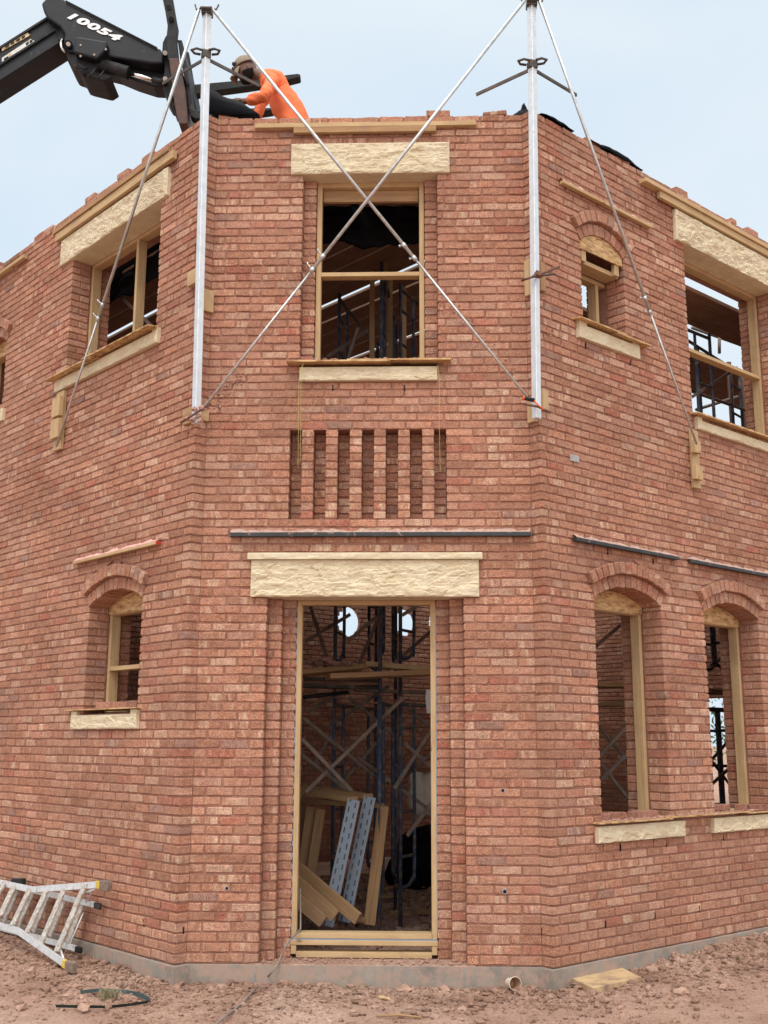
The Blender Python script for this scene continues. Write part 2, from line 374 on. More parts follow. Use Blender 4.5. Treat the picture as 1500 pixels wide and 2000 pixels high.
def brick_colour():
    r = random.random(); k = random.uniform(.86, 1.16); h = random.uniform(-.02, .02)
    if r < .74: c = (.392+h, .184+h*.6, .117+h*.4)
    elif r < .86: c = (.44, .225, .155)
    elif r < .92: c = (.475, .275, .19)
    elif r < .975: c = (.37, .14, .092); k = random.uniform(.95, 1.1)
    else: c = (.31, .17, .13)
    return (c[0]*k, c[1]*k, c[2]*k, random.random() if random.random() < .5 else random.random()*.2)
class Bricks:
    def __init__(s): s.q, s.P, s.v, s.dep, s.c = [], [], [], [], []
    def add(s, pl, q, v=0., dep=.02, c=None):
        s.q.append(q); s.P.append((*pl.O, *pl.d, *pl.n)); s.v.append(v); s.dep.append(dep); s.c.append(c or brick_colour())
    def arrays(s, fine=True):
        n = len(s.q); q = np.array(s.q, float); P = np.array(s.P); c = np.array(s.c)
        v0 = np.array(s.v)+rng.normal(0, .0013, n); dep = np.array(s.dep)
        nu, nz = (6, 4) if fine else (4, 4)
        Wd = np.linalg.norm(q[:, 1]-q[:, 0], axis=1); Hd = np.linalg.norm(q[:, 3]-q[:, 0], axis=1)
        bev = .0045
        bs, bt = np.minimum(bev/Wd, .3), np.minimum(bev/Hd, .3)
        si = np.zeros((n, nu)); ti = np.zeros((n, nz))
        si[:, 1] = bs; si[:, -1] = 1; si[:, -2] = 1-bs
        for k in range(2, nu-2): si[:, k] = k/(nu-1)
        ti[:, 1] = bt; ti[:, -2] = 1-bt; ti[:, -1] = 1
        s_ = np.repeat(si[:, None, :], nz, 1); t_ = np.repeat(ti[:, :, None], nu, 2)          # n,nz,nu
        u = ((1-t_)*((1-s_)*q[:, 0, 0, None, None]+s_*q[:, 1, 0, None, None])+t_*((1-s_)*q[:, 3, 0, None, None]+s_*q[:, 2, 0, None, None]))
        z = ((1-t_)*((1-s_)*q[:, 0, 1, None, None]+s_*q[:, 1, 1, None, None])+t_*((1-s_)*q[:, 3, 1, None, None]+s_*q[:, 2, 1, None, None]))
        tl = rng.normal(0, .009, n)[:, None, None]*(s_-.5)*0.35
        vv = v0[:, None, None]+rng.normal(0, .0010, (n, nz, nu))+tl
        edge = np.zeros((nz, nu), bool); edge[0] = edge[-1] = True; edge[:, 0] = edge[:, -1] = True
        vv[:, edge] -= bev*.85
        for (a, b) in ((0, 0), (0, -1), (-1, 0), (-1, -1)): vv[:, a, b] -= bev*.5
        jit = .0026
        ju, jz = rng.uniform(-jit, jit, (n, nz, nu)), rng.uniform(-jit*.8, jit*.8, (n, nz, nu))
        nar = np.clip(Wd/.2, .35, 1)[:, None, None]; u = u+ju*nar; z = z+jz
        rc = rng.uniform(.002, .007, (n, 4))*np.clip(Wd/.2, .35, 1)[:, None]        # worn corners
        for i_, (a, b, su, sz) in enumerate(((0, 0, 1, 1), (0, -1, -1, 1), (-1, 0, 1, -1), (-1, -1, -1, -1))):
            dq = q[:, 1]-q[:, 0]; du_ = np.sign(dq[:, 0]+1e-9)
            u[:, a, b] += su*rc[:, i_]*du_; z[:, a, b] += sz*rc[:, i_]*.6
        wav = rng.normal(0, .0016, (n, 1, 1)); z = z+wav
        fr = np.stack([u, vv, z], -1).reshape(n, nz*nu, 3)
        ring = [j for j in range(nu)]+[i*nu+nu-1 for i in range(1, nz)]+[(nz-1)*nu+j for j in range(nu-2, -1, -1)]+[i*nu for i in range(nz-2, 0, -1)]
        bk = fr[:, ring].copy(); bk[:, :, 1] = v0[:, None]-dep[:, None]
        loc = np.concatenate([fr, bk], 1); nv = loc.shape[1]
        W = P[:, None, 0:3]+P[:, None, 3:6]*loc[:, :, 0:1]+P[:, None, 6:9]*loc[:, :, 1:2]; W[:, :, 2] += loc[:, :, 2]
        F = []
        for i in range(nz-1):
            for j in range(nu-1): F.append((i*nu+j, i*nu+j+1, (i+1)*nu+j+1, (i+1)*nu+j))
        m = len(ring); b0 = nz*nu
        for k in range(m): F.append((ring[k], b0+k, b0+(k+1) % m, ring[(k+1) % m]))
        F = np.array(F)
        # planes whose d x z points against n need their winding flipped
        up = np.array([0, 0, 1.]); hand = np.einsum('ij,ij->i', np.cross(P[:, 3:6], up), P[:, 6:9])
        FF = (F[None]+(np.arange(n)*nv)[:, None, None]); FF[hand < 0] = FF[hand < 0][:, :, ::-1]
        off = rng.uniform(0, 60, (n, 1, 2))
        horiz = (Wd >= Hd*.9)[:, None]
        uv = np.stack([np.where(horiz, loc[:, :, 0], loc[:, :, 2]), np.where(horiz, loc[:, :, 2], loc[:, :, 0])], -1)+off
        side = np.zeros(nv); side[b0:] = 1
        uv[:, :, 0] += side[None]*dep[:, None]
        return W.reshape(-1, 3), FF.reshape(-1, 4), np.repeat(c, nv, 0), uv.reshape(-1, 2)
def brick_object(name, br, mb, parent, fine=True, mats=None):
    "bricks (material 0) and mortar or other sheets of mb (material 1) as one mesh"
    Vv, Ff, Cc, Uu = br.arrays(fine)
    nb, nf = len(Vv), len(Ff)
    mv = np.array(mb.v) if mb and mb.v else np.zeros((0, 3))
    me = bpy.data.meshes.new(name)
    faces = Ff.tolist()+([tuple(i+nb for i in f) for f in mb.f] if mb else [])
    me.from_pydata(np.concatenate([Vv, mv]).tolist(), [], faces)
    at = me.attributes.new('tint', 'FLOAT_COLOR', 'POINT')
    cc = np.concatenate([Cc, np.tile([.38, .18, .13, 0], (len(mv), 1))]); at.data.foreach_set('color', cc.ravel())
    li = np.zeros(len(me.loops), np.int32); me.loops.foreach_get('vertex_index', li)
    uu = np.concatenate([Uu, mv[:, [0, 2]] if len(mv) else np.zeros((0, 2))])
    uvl = me.uv_layers.new(name='UVMap'); uvl.data.foreach_set('uv', uu[li].ravel())
    for m_ in (mats or [M['brick'], M['mortar']]): me.materials.append(m_)
    mi = np.zeros(len(faces), np.int32); mi[nf:] = 1; me.polygons.foreach_set('material_index', mi)
    sm = np.zeros(len(faces), bool); me.polygons.foreach_set('use_smooth', sm)
    me.update(); return link(name, me, parent)

# openings ---------------------------------------------------------------------------
class Rect:
    def __init__(s, u0, u1, z0, z1, edge=.09): s.u0, s.u1, s.z0, s.z1, s.edge = u0, u1, z0, z1, edge
    def span(s, za, zb):
        zm = (za+zb)/2
        return (s.u0, s.u0, s.u1, s.u1) if s.z0 < zm < s.z1 else None
    def cuts(s): return [s.u0, s.u1]
    def zlim(s, u): return (s.z0, s.z1) if s.u0-1e-6 <= u <= s.u1+1e-6 else None
class Arch:
    "segmental arched opening; the brick courses stop at the outer ring"
    def __init__(s, u0, u1, z0, zs, zc, ring=.205, edge=.09):
        s.u0, s.u1, s.z0, s.zs, s.edge = u0, u1, z0, zs, edge
        h = (u1-u0)/2; r = zc-zs; s.h = h; s.uc = (u0+u1)/2
        s.Ri = (h*h+r*r)/(2*r); s.zo = zc-s.Ri; s.Ro = s.Ri+ring; s.th = math.asin(h/s.Ri); s.ztop = s.zo+s.Ro
    def half(s, z):
        if z <= s.zs: return s.h
        if z >= s.ztop: return 0
        ze = s.zo+(s.zs-s.zo)*s.Ro/s.Ri
        if z < ze: return s.h+(z-s.zs)*s.h/(s.zs-s.zo)
        return math.sqrt(max(0, s.Ro**2-(z-s.zo)**2))
    def span(s, za, zb):
        if (za+zb)/2 < s.z0 or za >= s.ztop-.012: return None
        a, b = s.half(za), s.half(min(zb, s.ztop-.002))
        return (s.uc-a, s.uc-b, s.uc+a, s.uc+b)
    def cuts(s): return [s.uc+s.h*math.sin(s.th*k/10)/math.sin(s.th) for k in range(-10, 11)]
    def crown(s, u): return s.zo+math.sqrt(max(0, s.Ri**2-(u-s.uc)**2))
    def zlim(s, u): return (s.z0, s.crown(u)) if s.u0-1e-6 <= u <= s.u1+1e-6 else None
class Round:
    edge = .03
    def __init__(s, uc, zc, r): s.uc, s.zc, s.r = uc, zc, r
    def w(s, z): return math.sqrt(max(0, s.r**2-(z-s.zc)**2))
    def span(s, za, zb):
        if zb < s.zc-s.r or za > s.zc+s.r: return None
        a, b = s.w(za), s.w(zb)
        if max(a, b) < .03: return None
        a = b = max(.02, (a+b)/2)
        return (s.uc-a, s.uc-b, s.uc+a, s.uc+b)
    def cuts(s): return [s.uc+s.r*math.sin(math.pi/2*k/8) for k in range(-8, 9)]
    def zlim(s, u):
        d = s.r**2-(u-s.uc)**2
        if d < -1e-9: return None
        d = math.sqrt(max(0, d)); return (s.zc-d, s.zc+d)

def courses(br, pl, u0, u1, k0, k1, ops=(), v=0., e0=.02, e1=.02, jit=.012, colour=None, step=BL, phase=0., alt=0.):
    for k in range(k0, k1):
        za, zb = ZR[k]+.0066, ZR[k+1]-.0066
        segs = [[u0, u0, e0+alt*(k % 2), u1, u1, e1+alt*(k % 2)]]
        sp = sorted([(o.span(ZR[k], ZR[k+1]), o.edge) for o in ops if o.span(ZR[k], ZR[k+1])])
        for (a0, a1, b0, b1), ed in sp:
            last = segs.pop(); ed2 = ed+(.1 if (k % 2 and ed > .05) else 0)
            if min(a0, a1) > last[0]+.02: segs.append([last[0], last[1], last[2], a0, a1, ed2])
            segs.append([b0, b1, ed2, last[3], last[4], last[5]])
        for a0, a1, ea, b0, b1, eb in segs:
            if (b0+b1)-(a0+a1) < .03: continue
            js = []; ph = phase+((k % 2)*.5)*step+random.uniform(-jit, jit)
            j = math.ceil((max(a0, a1)+.045-ph)/step)
            while ph+j*step < min(b0, b1)-.045: js.append(ph+j*step+random.uniform(-.004, .004)); j += 1
            xs = [(a0, a1, ea)]+[(x, x, None) for x in js]+[(b0, b1, eb)]
            for i in range(len(xs)-1):
                l0, l1, le = xs[i]; r0, r1, re = xs[i+1]
                g0 = .0 if i == 0 else .0070; g1 = .0 if i == len(xs)-2 else .0070
                d = max(le or .02, re or .02)
                br.add(pl, ((l0+g0, za), (r0-g1, za), (r1-g1, zb), (l1+g0, zb)), v, d, colour and colour())
MREC = .0085
def wall_sheets(mb, pl, u0, u1, z0, z1, ops=(), v=-MREC, rec=MREC, inner=-.42, cap=True, mi=0):
    "mortar face with the openings cut out, the reveals through the wall, and the inner face"
    cuts = sorted(set([u0, u1]+[round(c, 5) for o in ops for c in o.cuts() if u0 < c < u1]))
    for a, b in zip(cuts[:-1], cuts[1:]):
        hs = []
        for o in ops:
            m_ = (a+b)/2
            if o.zlim(m_):
                la, lb = o.zlim(a) or o.zlim(m_), o.zlim(b) or o.zlim(m_); hs.append((la, lb, o))
        hs.sort(key=lambda h: h[0][0])
        ca, cb = z0, z0
        for la, lb, o in hs:
            for vv, fl in ((v, 0), (inner, 1)):
                q = [pl.pt(a, vv, ca), pl.pt(b, vv, cb), pl.pt(b, vv, lb[0]), pl.pt(a, vv, la[0])]
                mb.poly(q[::-1] if fl else q, mi=mi)
            mb.poly([pl.pt(a, v, la[0]), pl.pt(b, v, lb[0]), pl.pt(b, inner, lb[0]), pl.pt(a, inner, la[0])], mi=mi)
            mb.poly([pl.pt(a, inner, la[1]), pl.pt(b, inner, lb[1]), pl.pt(b, v, lb[1]), pl.pt(a, v, la[1])], mi=mi)
            ca, cb = la[1], lb[1]
        for vv, fl in ((v, 0), (inner, 1)):
            q = [pl.pt(a, vv, ca), pl.pt(b, vv, cb), pl.pt(b, vv, z1), pl.pt(a, vv, z1)]
            mb.poly(q[::-1] if fl else q, mi=mi)
        if cap: mb.poly([pl.pt(a, v, z1), pl.pt(b, v, z1), pl.pt(b, inner, z1), pl.pt(a, inner, z1)], mi=mi)
    for o in ops:
        if isinstance(o, Round): continue
        zt = o.z1 if isinstance(o, Rect) else o.zs
        mb.poly([pl.pt(o.u0, v, o.z0), pl.pt(o.u0, inner, o.z0), pl.pt(o.u0, inner, zt), pl.pt(o.u0, v, zt)], mi=mi)
        mb.poly([pl.pt(o.u1, inner, o.z0), pl.pt(o.u1, v, o.z0), pl.pt(o.u1, v, zt), pl.pt(o.u1, inner, zt)], mi=mi)
def grow(o, g):
    "the same opening as cut in the mortar, a little larger so that bricks stand proud of it"
    if isinstance(o, Rect): return Rect(o.u0-g, o.u1+g, o.z0, o.z1)
    if isinstance(o, Round): return Round(o.uc, o.zc, o.r+g)
    return Arch(o.u0-g, o.u1+g, o.z0, o.zs, o.zo+o.Ri+g)
def jambs(br, pl, o, v0, v1, kind='both', both_wythes=True):
    zt = o.z1 if isinstance(o, Rect) else o.zs+.03
    ks = [k for k in range(100) if o.z0 < (ZR[k]+ZR[k+1])/2 < zt]
    for u, sgn in ((o.u0, 1), (o.u1, -1)):
        fr = Pl(pl.pt(u, 0, 0), -pl.n, pl.d*sgn)
        for k in ks:
            a = .2 if k % 2 else .1
            if a < v1-.03: br.add(fr, ((a+.005, ZR[k]+.005), (v1, ZR[k]+.005), (v1, ZR[k+1]-.005), (a+.005, ZR[k+1]-.005)), 0, .02)
            if both_wythes:
                br.add(fr, ((.30, ZR[k]+.005), (.424, ZR[k]+.005), (.424, ZR[k+1]-.005), (.30, ZR[k+1]-.005)), 0, .02)

BLD = thing('brick_building', (0, 9, -.15), 'roofless two storey red brick building under construction with a cut off corner and stone lintels', 'building')

# ---- openings measured on the three faces
F_DOOR = Rect(-.905, .615, -.1, snap(2.66)); F_WIN = Rect(-.69, .435, snap(4.53), snap(6.22))
F_SLOT = [Rect(-.7545+.1918*i, -.7545+.1918*i+.0975, snap(3.26), snap(3.99), .1) for i in range(7)]
F_STEP = .105
L_WIN = Rect(.69, 2.345, snap(5.02), snap(6.2)); L_LOW = Arch(.69, 1.595, snap(1.78), 2.705, 2.815)
L_FAR = Arch(3.80, 4.40, snap(5.06), 5.77, 5.885)
R_WIN = Rect(2.17, 3.825, snap(4.52), snap(6.225)); R_SMALL = Arch(.6, 1.2, snap(5.06), 5.77, 5.885)
R_W1 = Arch(.614, 1.52, snap(.95), 2.695, 2.81); R_W2 = Arch(2.17, 3.07, snap(.95), 2.695, 2.81); R_W3 = Arch(4.6, 5.5, snap(.95), 2.695, 2.81); R_W4 = Arch(6.6, 7.5, snap(.95), 2.695, 2.81)
fo = [F_DOOR, F_WIN]+F_SLOT; lo_ = [L_WIN, L_LOW, L_FAR]; ro = [R_WIN, R_SMALL, R_W1, R_W2]
MZ1 = ZTOP-.012
def top_course(br, pl, u0, u1, gaps, seed):
    "odd bricks lying or bedded on the last full course"
    rr = random.Random(seed); u = u0
    while u < u1-.1:
        L_ = rr.choice([.2, .2, .2, .1]); 
        if rr.random() > gaps:
            h = rr.uniform(.045, .06); t = rr.uniform(-.006, .006)
            br.add(pl, ((u, ZTOP), (u+L_, ZTOP+t), (u+L_, ZTOP+h+t), (u, ZTOP+h)), rr.uniform(-.02, .0), .1)
            if rr.random() < .4: br.add(pl, ((u+.01, ZTOP), (u+L_-.01, ZTOP), (u+L_-.01, ZTOP+.05), (u+.01, ZTOP+.05)), -.13, .1)
        u += L_+.012

# front wall
br, mb = Bricks(), MB()
courses(br, PF, -1.43, 1.154, 0, 100, fo, phase=.06)
pb = Pl(PF.pt(0, -.135, 0), PF.d, PF.n)
for s_ in F_SLOT:
    ks = [k for k in range(100) if s_.z0 < (ZR[k]+ZR[k+1])/2 < s_.z1]
    courses(br, pb, s_.u0, s_.u1, ks[0], ks[-1]+1)
    mb.poly([pb.pt(s_.u0, -.008, s_.z0), pb.pt(s_.u1, -.008, s_.z0), pb.pt(s_.u1, -.008, s_.z1), pb.pt(s_.u0, -.008, s_.z1)])
for o, steps in ((F_DOOR, 2), (F_WIN, 1)):
    ks = [k for k in range(100) if o.z0 < (ZR[k]+ZR[k+1])/2 < o.z1]
    for st in range(1, steps+1):
        p2 = Pl(PF.pt(0, -.105*st, 0), PF.d, PF.n)
        for a, b, e in ((o.u0+F_STEP*(st-1), o.u0+F_STEP*st, 1), (o.u1-F_STEP*st, o.u1-F_STEP*(st-1), -1)):
            courses(br, p2, a, b, ks[0], ks[-1]+1, e0=.1, e1=.1)
            mb.fbox(p2, a+(-.05 if e > 0 else .008), b+(-.008 if e > 0 else .05), -.2, -.008, ZR[ks[0]], ZR[ks[-1]+1])
fs = [grow(o, MREC) for o in [F_DOOR, F_WIN]]
wall_sheets(mb, PF, -1.43-.05, 1.154+.05, ZR[0], MZ1, fs+[Rect(s_.u0-.004, s_.u1+.004, s_.z0, s_.z1) for s_ in F_SLOT])
br.add(PF, ((-1.43, ZTOP), (-1.25, ZTOP), (-1.26, ZTOP+.01), (-1.43, ZTOP+.045)), -.01, .1); top_course(br, PF, -.3, .6, .7, 4)
br.add(PF, ((.83, ZTOP+.004), (1.03, ZTOP+.004), (1.03, ZTOP+.052), (.83, ZTOP+.028)), -.012, .1)
brick_object('wall', br, mb, BLD)['label'] = 'front corner wall with doorway and row of seven upright slots'
# inner brick leaf behind the door jamb, so the frame closes against masonry
# left wall with its brick corner
def side_wall(pl, length, ops, phase, lab, far_top):
    br, mb = Bricks(), MB()
    courses(br, pl, 0, length, 0, 100, ops, e0=.105, e1=.1, phase=phase)
    for o in ops: jambs(br, pl, o, .1, .2)
    wall_sheets(mb, pl, .012, length, ZR[0], MZ1, [grow(o, MREC) for o in ops])
    # mortar behind the corner bricks
    mb.poly([pl.pt(.0085, -.0085, ZR[0]), pl.pt(.0085, -.3, ZR[0]), pl.pt(.0085, -.3, MZ1), pl.pt(.0085, -.0085, MZ1)])
    for a, b, gp, sd in far_top: top_course(br, pl, a, b, gp, sd)
    ob = brick_object('wall', br, mb, BLD); ob['label'] = lab
side_wall(PL, LLEN, lo_, .105, 'left wall with one arched window below a wide one', [(.6, 2.6, .7, 22), (2.9, 5.4, .62, 23)])
side_wall(PR, RLEN, ro, .09, 'right wall with two tall arched windows below', [(.12, .7, .72, 31), (.75, 1.5, .78, 32), (1.7, 5, .75, 33)])

# rear walls (seen through the openings), round ventilation holes in one of them
RL0 = PL.pt(LLEN, 0, 0); RR0 = PR.pt(RLEN, 0, 0)
PRL = Pl(RL0, DR, V(math.sin(AL), -math.cos(AL), 0))
PRR = Pl(RR0, DL, V(-math.sin(AR), -math.cos(AR), 0))
det = DR.x*-DL.y+DL.x*DR.y; dd = RR0-RL0
tA = (dd.x*-DL.y+DL.x*dd.y)/det; tB = (DR.x*dd.y-DR.y*dd.x)/det
holes = [Round(6.25, 3.333, .215), Round(7.40, 3.40, .2), Round(8.12, 3.44, .2), Round(5.1, 3.33, .2), Round(3.95, 3.33, .2)]
br, mb = Bricks(), MB()
courses(br, PRL, .2, tA, 0, 92, holes, jit=.03); wall_sheets(mb, PRL, 0, tA, -.5, ZR[92]-.01, [grow(o, .01) for o in holes], inner=-.06)
brick_object('wall', br, mb, BLD, fine=False)['label'] = 'dim rear wall pierced by round holes'
yard_u = 3.9
ya, yb = sorted((PRR.uz(1372, 1450)[0], PRR.uz(1432, 1450)[0])); R_DOOR = Rect(ya, yb, -.2, snap(PRR.uz(1400, 1362)[1]))
br, mb = Bricks(), MB()
courses(br, PRR, .2, tB, 0, 84, [R_DOOR], jit=.03); wall_sheets(mb, PRR, 0, tB, -.5, ZR[84]-.01, [R_DOOR], inner=-.3)
brick_object('wall', br, mb, BLD, fine=False)['label'] = 'dim rear wall with a wide opening to the yard'

# brick arches: an inner ring flush with the wall and a hood ring standing proud
def brick_arch(pl, a):
    br, mb = Bricks(), MB()
    for (r0, r1, vv, dp) in ((a.Ri, a.Ri+.099, .004, .2), (a.Ri+.107, a.Ri+.203, .046, .07)):
        n = max(5, int(round(2*a.th*r0/.0725)))
        for i in range(n):
            t0, t1 = -a.th+2*a.th*i/n, -a.th+2*a.th*(i+1)/n
            g = .0045/r0
            t0 += g; t1 -= g
            P_ = lambda r, t: (a.uc+r*math.sin(t), a.zo+r*math.cos(t))
            jr = random.uniform(-.003, .003)
            br.add(pl, (P_(r0+jr, t0), P_(r0+jr, t1), P_(r1+jr, t1), P_(r1+jr, t0)), vv, dp)
    n = 20; r0, r1 = a.Ri+.006, a.Ri+.2
    for i in range(n):
        t0, t1 = -a.th+2*a.th*i/n, -a.th+2*a.th*(i+1)/n
        P_ = lambda r, t, v: pl.pt(a.uc+r*math.sin(t), v, a.zo+r*math.cos(t))
        mb.poly([P_(r0, t0, -.004), P_(r0, t1, -.004), P_(r1, t1, -.004), P_(r1, t0, -.004)])
        mb.poly([P_(r0, t0, -.2), P_(r0, t1, -.2), P_(r0, t1, -.004), P_(r0, t0, -.004)])
        mb.poly([P_(r0+.103, t0, .036), P_(r0+.103, t1, .036), P_(r1, t1, .036), P_(r1, t0, .036)])
        mb.poly([P_(r0+.103, t0, -.004), P_(r0+.103, t1, -.004), P_(r0+.103, t1, .036), P_(r0+.103, t0, .036)])
    return brick_object('brick_arch', br, mb, BLD)
for pl, a in ((PL, L_LOW), (PL, L_FAR), (PR, R_SMALL), (PR, R_W1), (PR, R_W2)): brick_arch(pl, a)

# rock faced limestone --------------------------------------------------------------
def rock_block(mb, pl, u0, u1, z0, z1, vf, vb, amp, seed, margin=.012, cell=.010):
    nu, nz = max(4, int((u1-u0)/cell)), max(3, int((z1-z0)/cell)); i0 = len(mb.v)
    for j in range(nz+1):
        for i in range(nu+1):
            u, z = lerp(u0, u1, i/nu), lerp(z0, z1, j/nz)
            e = min(u-u0, u1-u, z-z0, z1-z); k = min(1, max(0, e/max(margin, .001)))
            p = Vector((u*7+seed*3.1, z*17, seed))
            pw = p+Vector((mnoise.noise(p*1.3), mnoise.noise(p*1.3+Vector((9, 2, 4))), 0))*.35
            f = 0
            for sc, am in ((.8, .62), (1.9, .40)):       # split stone: tilted chips meeting in sharp steps
                dd_, pp_ = mnoise.voronoi(pw*sc); c_ = pp_[0]; hr = mnoise.cell_vector(c_*7.31+Vector((.5, .5, .5)))
                dv = pw*sc-c_; f += am*((hr.x-.5)*1.1*1.0+dv.x*(hr.y-.5)*1.1+dv.y*((hr.z-.5)*1.1+.5)-dd_[0]*.25)
            q = f+.30*mnoise.fractal(p*1.5, .8, 2.1, 5)+.25
            mb.v.append(tuple(pl.pt(u, vf+k*amp*max(-.25, min(1.3, q+.25)), z)))
    for j in range(nz):
        for i in range(nu):
            a = i0+j*(nu+1)+i; mb.f.append((a, a+1, a+nu+2, a+nu+1)); mb.uv.append([(0, 0)]*4); mb.m.append(0)
    c = [pl.pt(u, v, z) for z in (z0, z1) for u, v in ((u0, vf), (u1, vf), (u1, vb), (u0, vb))]
    for q in ((3, 2, 1, 0), (4, 5, 6, 7), (1, 2, 6, 5), (3, 0, 4, 7), (2, 3, 7, 6)): mb.poly([c[k] for k in q])
    # close the front edge of the side faces onto the dressed margin
def lintel(pl, u0, u1, z0, z1, v=.022, back=-.2065, amp=.017, seed=1):
    mb = MB(); rock_block(mb, pl, u0, u1, z0, z1, v, back, amp, seed); o = mb.build('stone_lintel', M['stone'], BLD)
    return o
lintel(PF, -.792, .54, F_WIN.z1-.004, 6.497, seed=2)
ld = lintel(PF, -1.032, .736, F_DOOR.z1-.004, 2.936, v=.03, back=-.206, seed=5, amp=.016)
mb = MB(); rock_block(mb, PF, -1.058, .763, 2.938, 2.988, .062, -.05, .006, 9, .004); mb.build('lintel_cap', M['stone'], ld)
lintel(PL, .555, 2.57, L_WIN.z1-.004, 6.487, v=.03, seed=11, amp=.018)
lintel(PR, 2.017, 4.03, R_WIN.z1-.004, 6.53, v=.03, seed=17, amp=.021)
def sill(pl, u0, u1, z0, z1, seed, v=.03, lugs=0):
    mb = MB(); rock_block(mb, pl, u0, u1, z0, z1, v, -.2, .012, seed, .008)
    if lugs:
        for a, b in ((u0, u0+lugs), (u1-lugs, u1)): mb.fbox(pl, a, b, -.19, v-.002, z1-.002, z1+.035)
    return mb.build('stone_sill', M['stone'], BLD)
sill(PF, -.685, .425, 4.397, 4.509, 3, .035)
sill(PL, .6, 2.5, 4.872, 4.985, 7, .035, .09)
sill(PL, .645, 1.75, 1.65, 1.765, 8, .03, .1)
sill(PL, 3.7, 4.5, 4.86, 4.99, 12)
sill(PR, .505, 1.34, 4.86, 4.975, 13, .035, .1)
sill(PR, 2.19, 3.9, 4.39, 4.475, 14, .035, .08)
sill(PR, .52, 1.663, .803, .925, 15, .035)
sill(PR, 2.09, 3.2, .803, .925, 16, .035)

# foundation ------------------------------------------------------------------------
mb = MB()
fo_ = .03
mb.fbox(PF, -1.46, 1.19, -.5, fo_, -.7, ZR[0]-.003)
mb.fbox(PL, -.05, LLEN, -.45, fo_, -.7, ZR[0]-.005)
mb.fbox(PR, -.05, RLEN, -.45, fo_, -.7, ZR[0]-.004)
for u, zz in ((-.92, .0), (-.42, .0), (.07, 0), (.59, 0)): mb.fbox(PF, u-.006, u+.006, fo_-.002, fo_+.0025, -.4, ZR[0]-.012, 1)
for u in (.42, .83, 1.24, 1.66, 2.1, 2.5): mb.fbox(PL, u-.006, u+.006, fo_-.002, fo_+.0025, -.4, ZR[0]-.012, 1)
for u in (.36, .77, 1.18, 1.6, 2.0, 2.4, 2.8): mb.fbox(PR, u-.006, u+.006, fo_-.002, fo_+.0025, -.4, ZR[0]-.012, 1)
mb.build('foundation', [M['concrete'], M['jointgrey']], BLD)

# window and door bucks ---------------------------------------------------------------
FV0, FV1 = -.298, -.208     # lumber on the flat between the two brick leaves
def buck(pl, o, t=.038, mull=None, trans=None, panel=False, vf=FV1, vb=FV0, ztop=None, name='window_frame', left=True, right=True):
    mb = MB(); zt = ztop or (o.z1-.004 if isinstance(o, Rect) else o.zs-.03)
    a, b = o.u0+.004, o.u1-.004
    mb.fbox(pl, a, a+t, vb, vf, o.z0, zt); mb.fbox(pl, b-t, b, vb, vf, o.z0, zt)
    if not panel: mb.fbox(pl, a+t, b-t, vb, vf, zt-t, zt)
    else: mb.fbox(pl, a+t, b-t, vb, vf, zt-t, zt-.001)
    mb.fbox(pl, a+t, b-t, vb, vf, o.z0, o.z0+t*.7)
    fr = mb.build(name, M['pine'], BLD, bevel=.003)
    if mull:
        m2 = MB(); m2.fbox(pl, mull-.02, mull+.02, vb+.004, vf+.004, o.z0+t, zt-t); m2.build('mullion', M['pine'], fr, bevel=.003)
    if trans:
        m2 = MB(); m2.fbox(pl, a+t, b-t, vb+.006, vf+.003, trans-.018, trans+.018); m2.build('transom', M['pine'], fr, bevel=.003)
    if panel:
        m2 = MB(); pts = [pl.pt(a, vf+.002, zt-.03), pl.pt(b, vf+.002, zt-.03)]
        for k in range(10, -11, -1):
            u = o.uc+(o.h-.004)*k/10; pts.append(pl.pt(u, vf+.002, o.crown(u)-.004))
        m2.prism(pts, pl.n*.012)
        # strand texture wants metres along the panel
        m2.uv = [[((Vector(m2.v[i])-pl.O).dot(pl.d), m2.v[i][2]) for i in f] for f in m2.f]
        m2.build('arch_panel', M['osb'], fr)
    return fr
buck(PL, L_WIN, mull=1.44); buck(PR, R_WIN, trans=5.30)
buck(PL, L_LOW, panel=True, trans=2.17); buck(PL, L_FAR, panel=True, vf=-.12, vb=-.2)
buck(PR, R_W1, panel=True); buck(PR, R_W2, panel=True)
# the small upper arch: panel near the face, props and a hanging header behind
mb = MB(); a = R_SMALL
mb.fbox(PR, 1.06, 1.10, -.30, -.21, a.z0, 5.56); mb.fbox(PR, .604, 1.196, -.30, -.21, 5.56, 5.60); mb.fbox(PR, .604, 1.196, -.20, -.06, 5.60, 5.64)
mb.fbox(PR, .64, .70, -.062, -.024, 5.60, 5.76); mb.fbox(PR, 1.10, 1.16, -.062, -.024, 5.60, 5.76)
fr = mb.build('window_frame', M['pine'], BLD, bevel=.003)
m2 = MB(); pts = [PR.pt(.604, -.024, 5.70), PR.pt(1.196, -.024, 5.70)]
for k in range(10, -11, -1):
    u = a.uc+(a.h-.004)*k/10; pts.append(PR.pt(u, -.024, a.crown(u)-.004))
m2.prism(pts, PR.n*.012); m2.uv = [[((Vector(m2.v[i])-PR.O).dot(PR.d), m2.v[i][2]) for i in f] for f in m2.f]
m2.build('arch_panel', M['osb'], fr)
# front upper window buck
wi = Rect(F_WIN.u0+F_STEP, F_WIN.u1-F_STEP, F_WIN.z0, F_WIN.z1)
buck(PF, wi, trans=5.385, vf=-.14, vb=-.23, t=.042)
mb = MB(); mb.fbox(PF, wi.u0+.05, wi.u1-.05, -.228, -.19, 6.07, wi.z1-.048); mb.build('header', M['weathered'], BLD, bevel=.003)
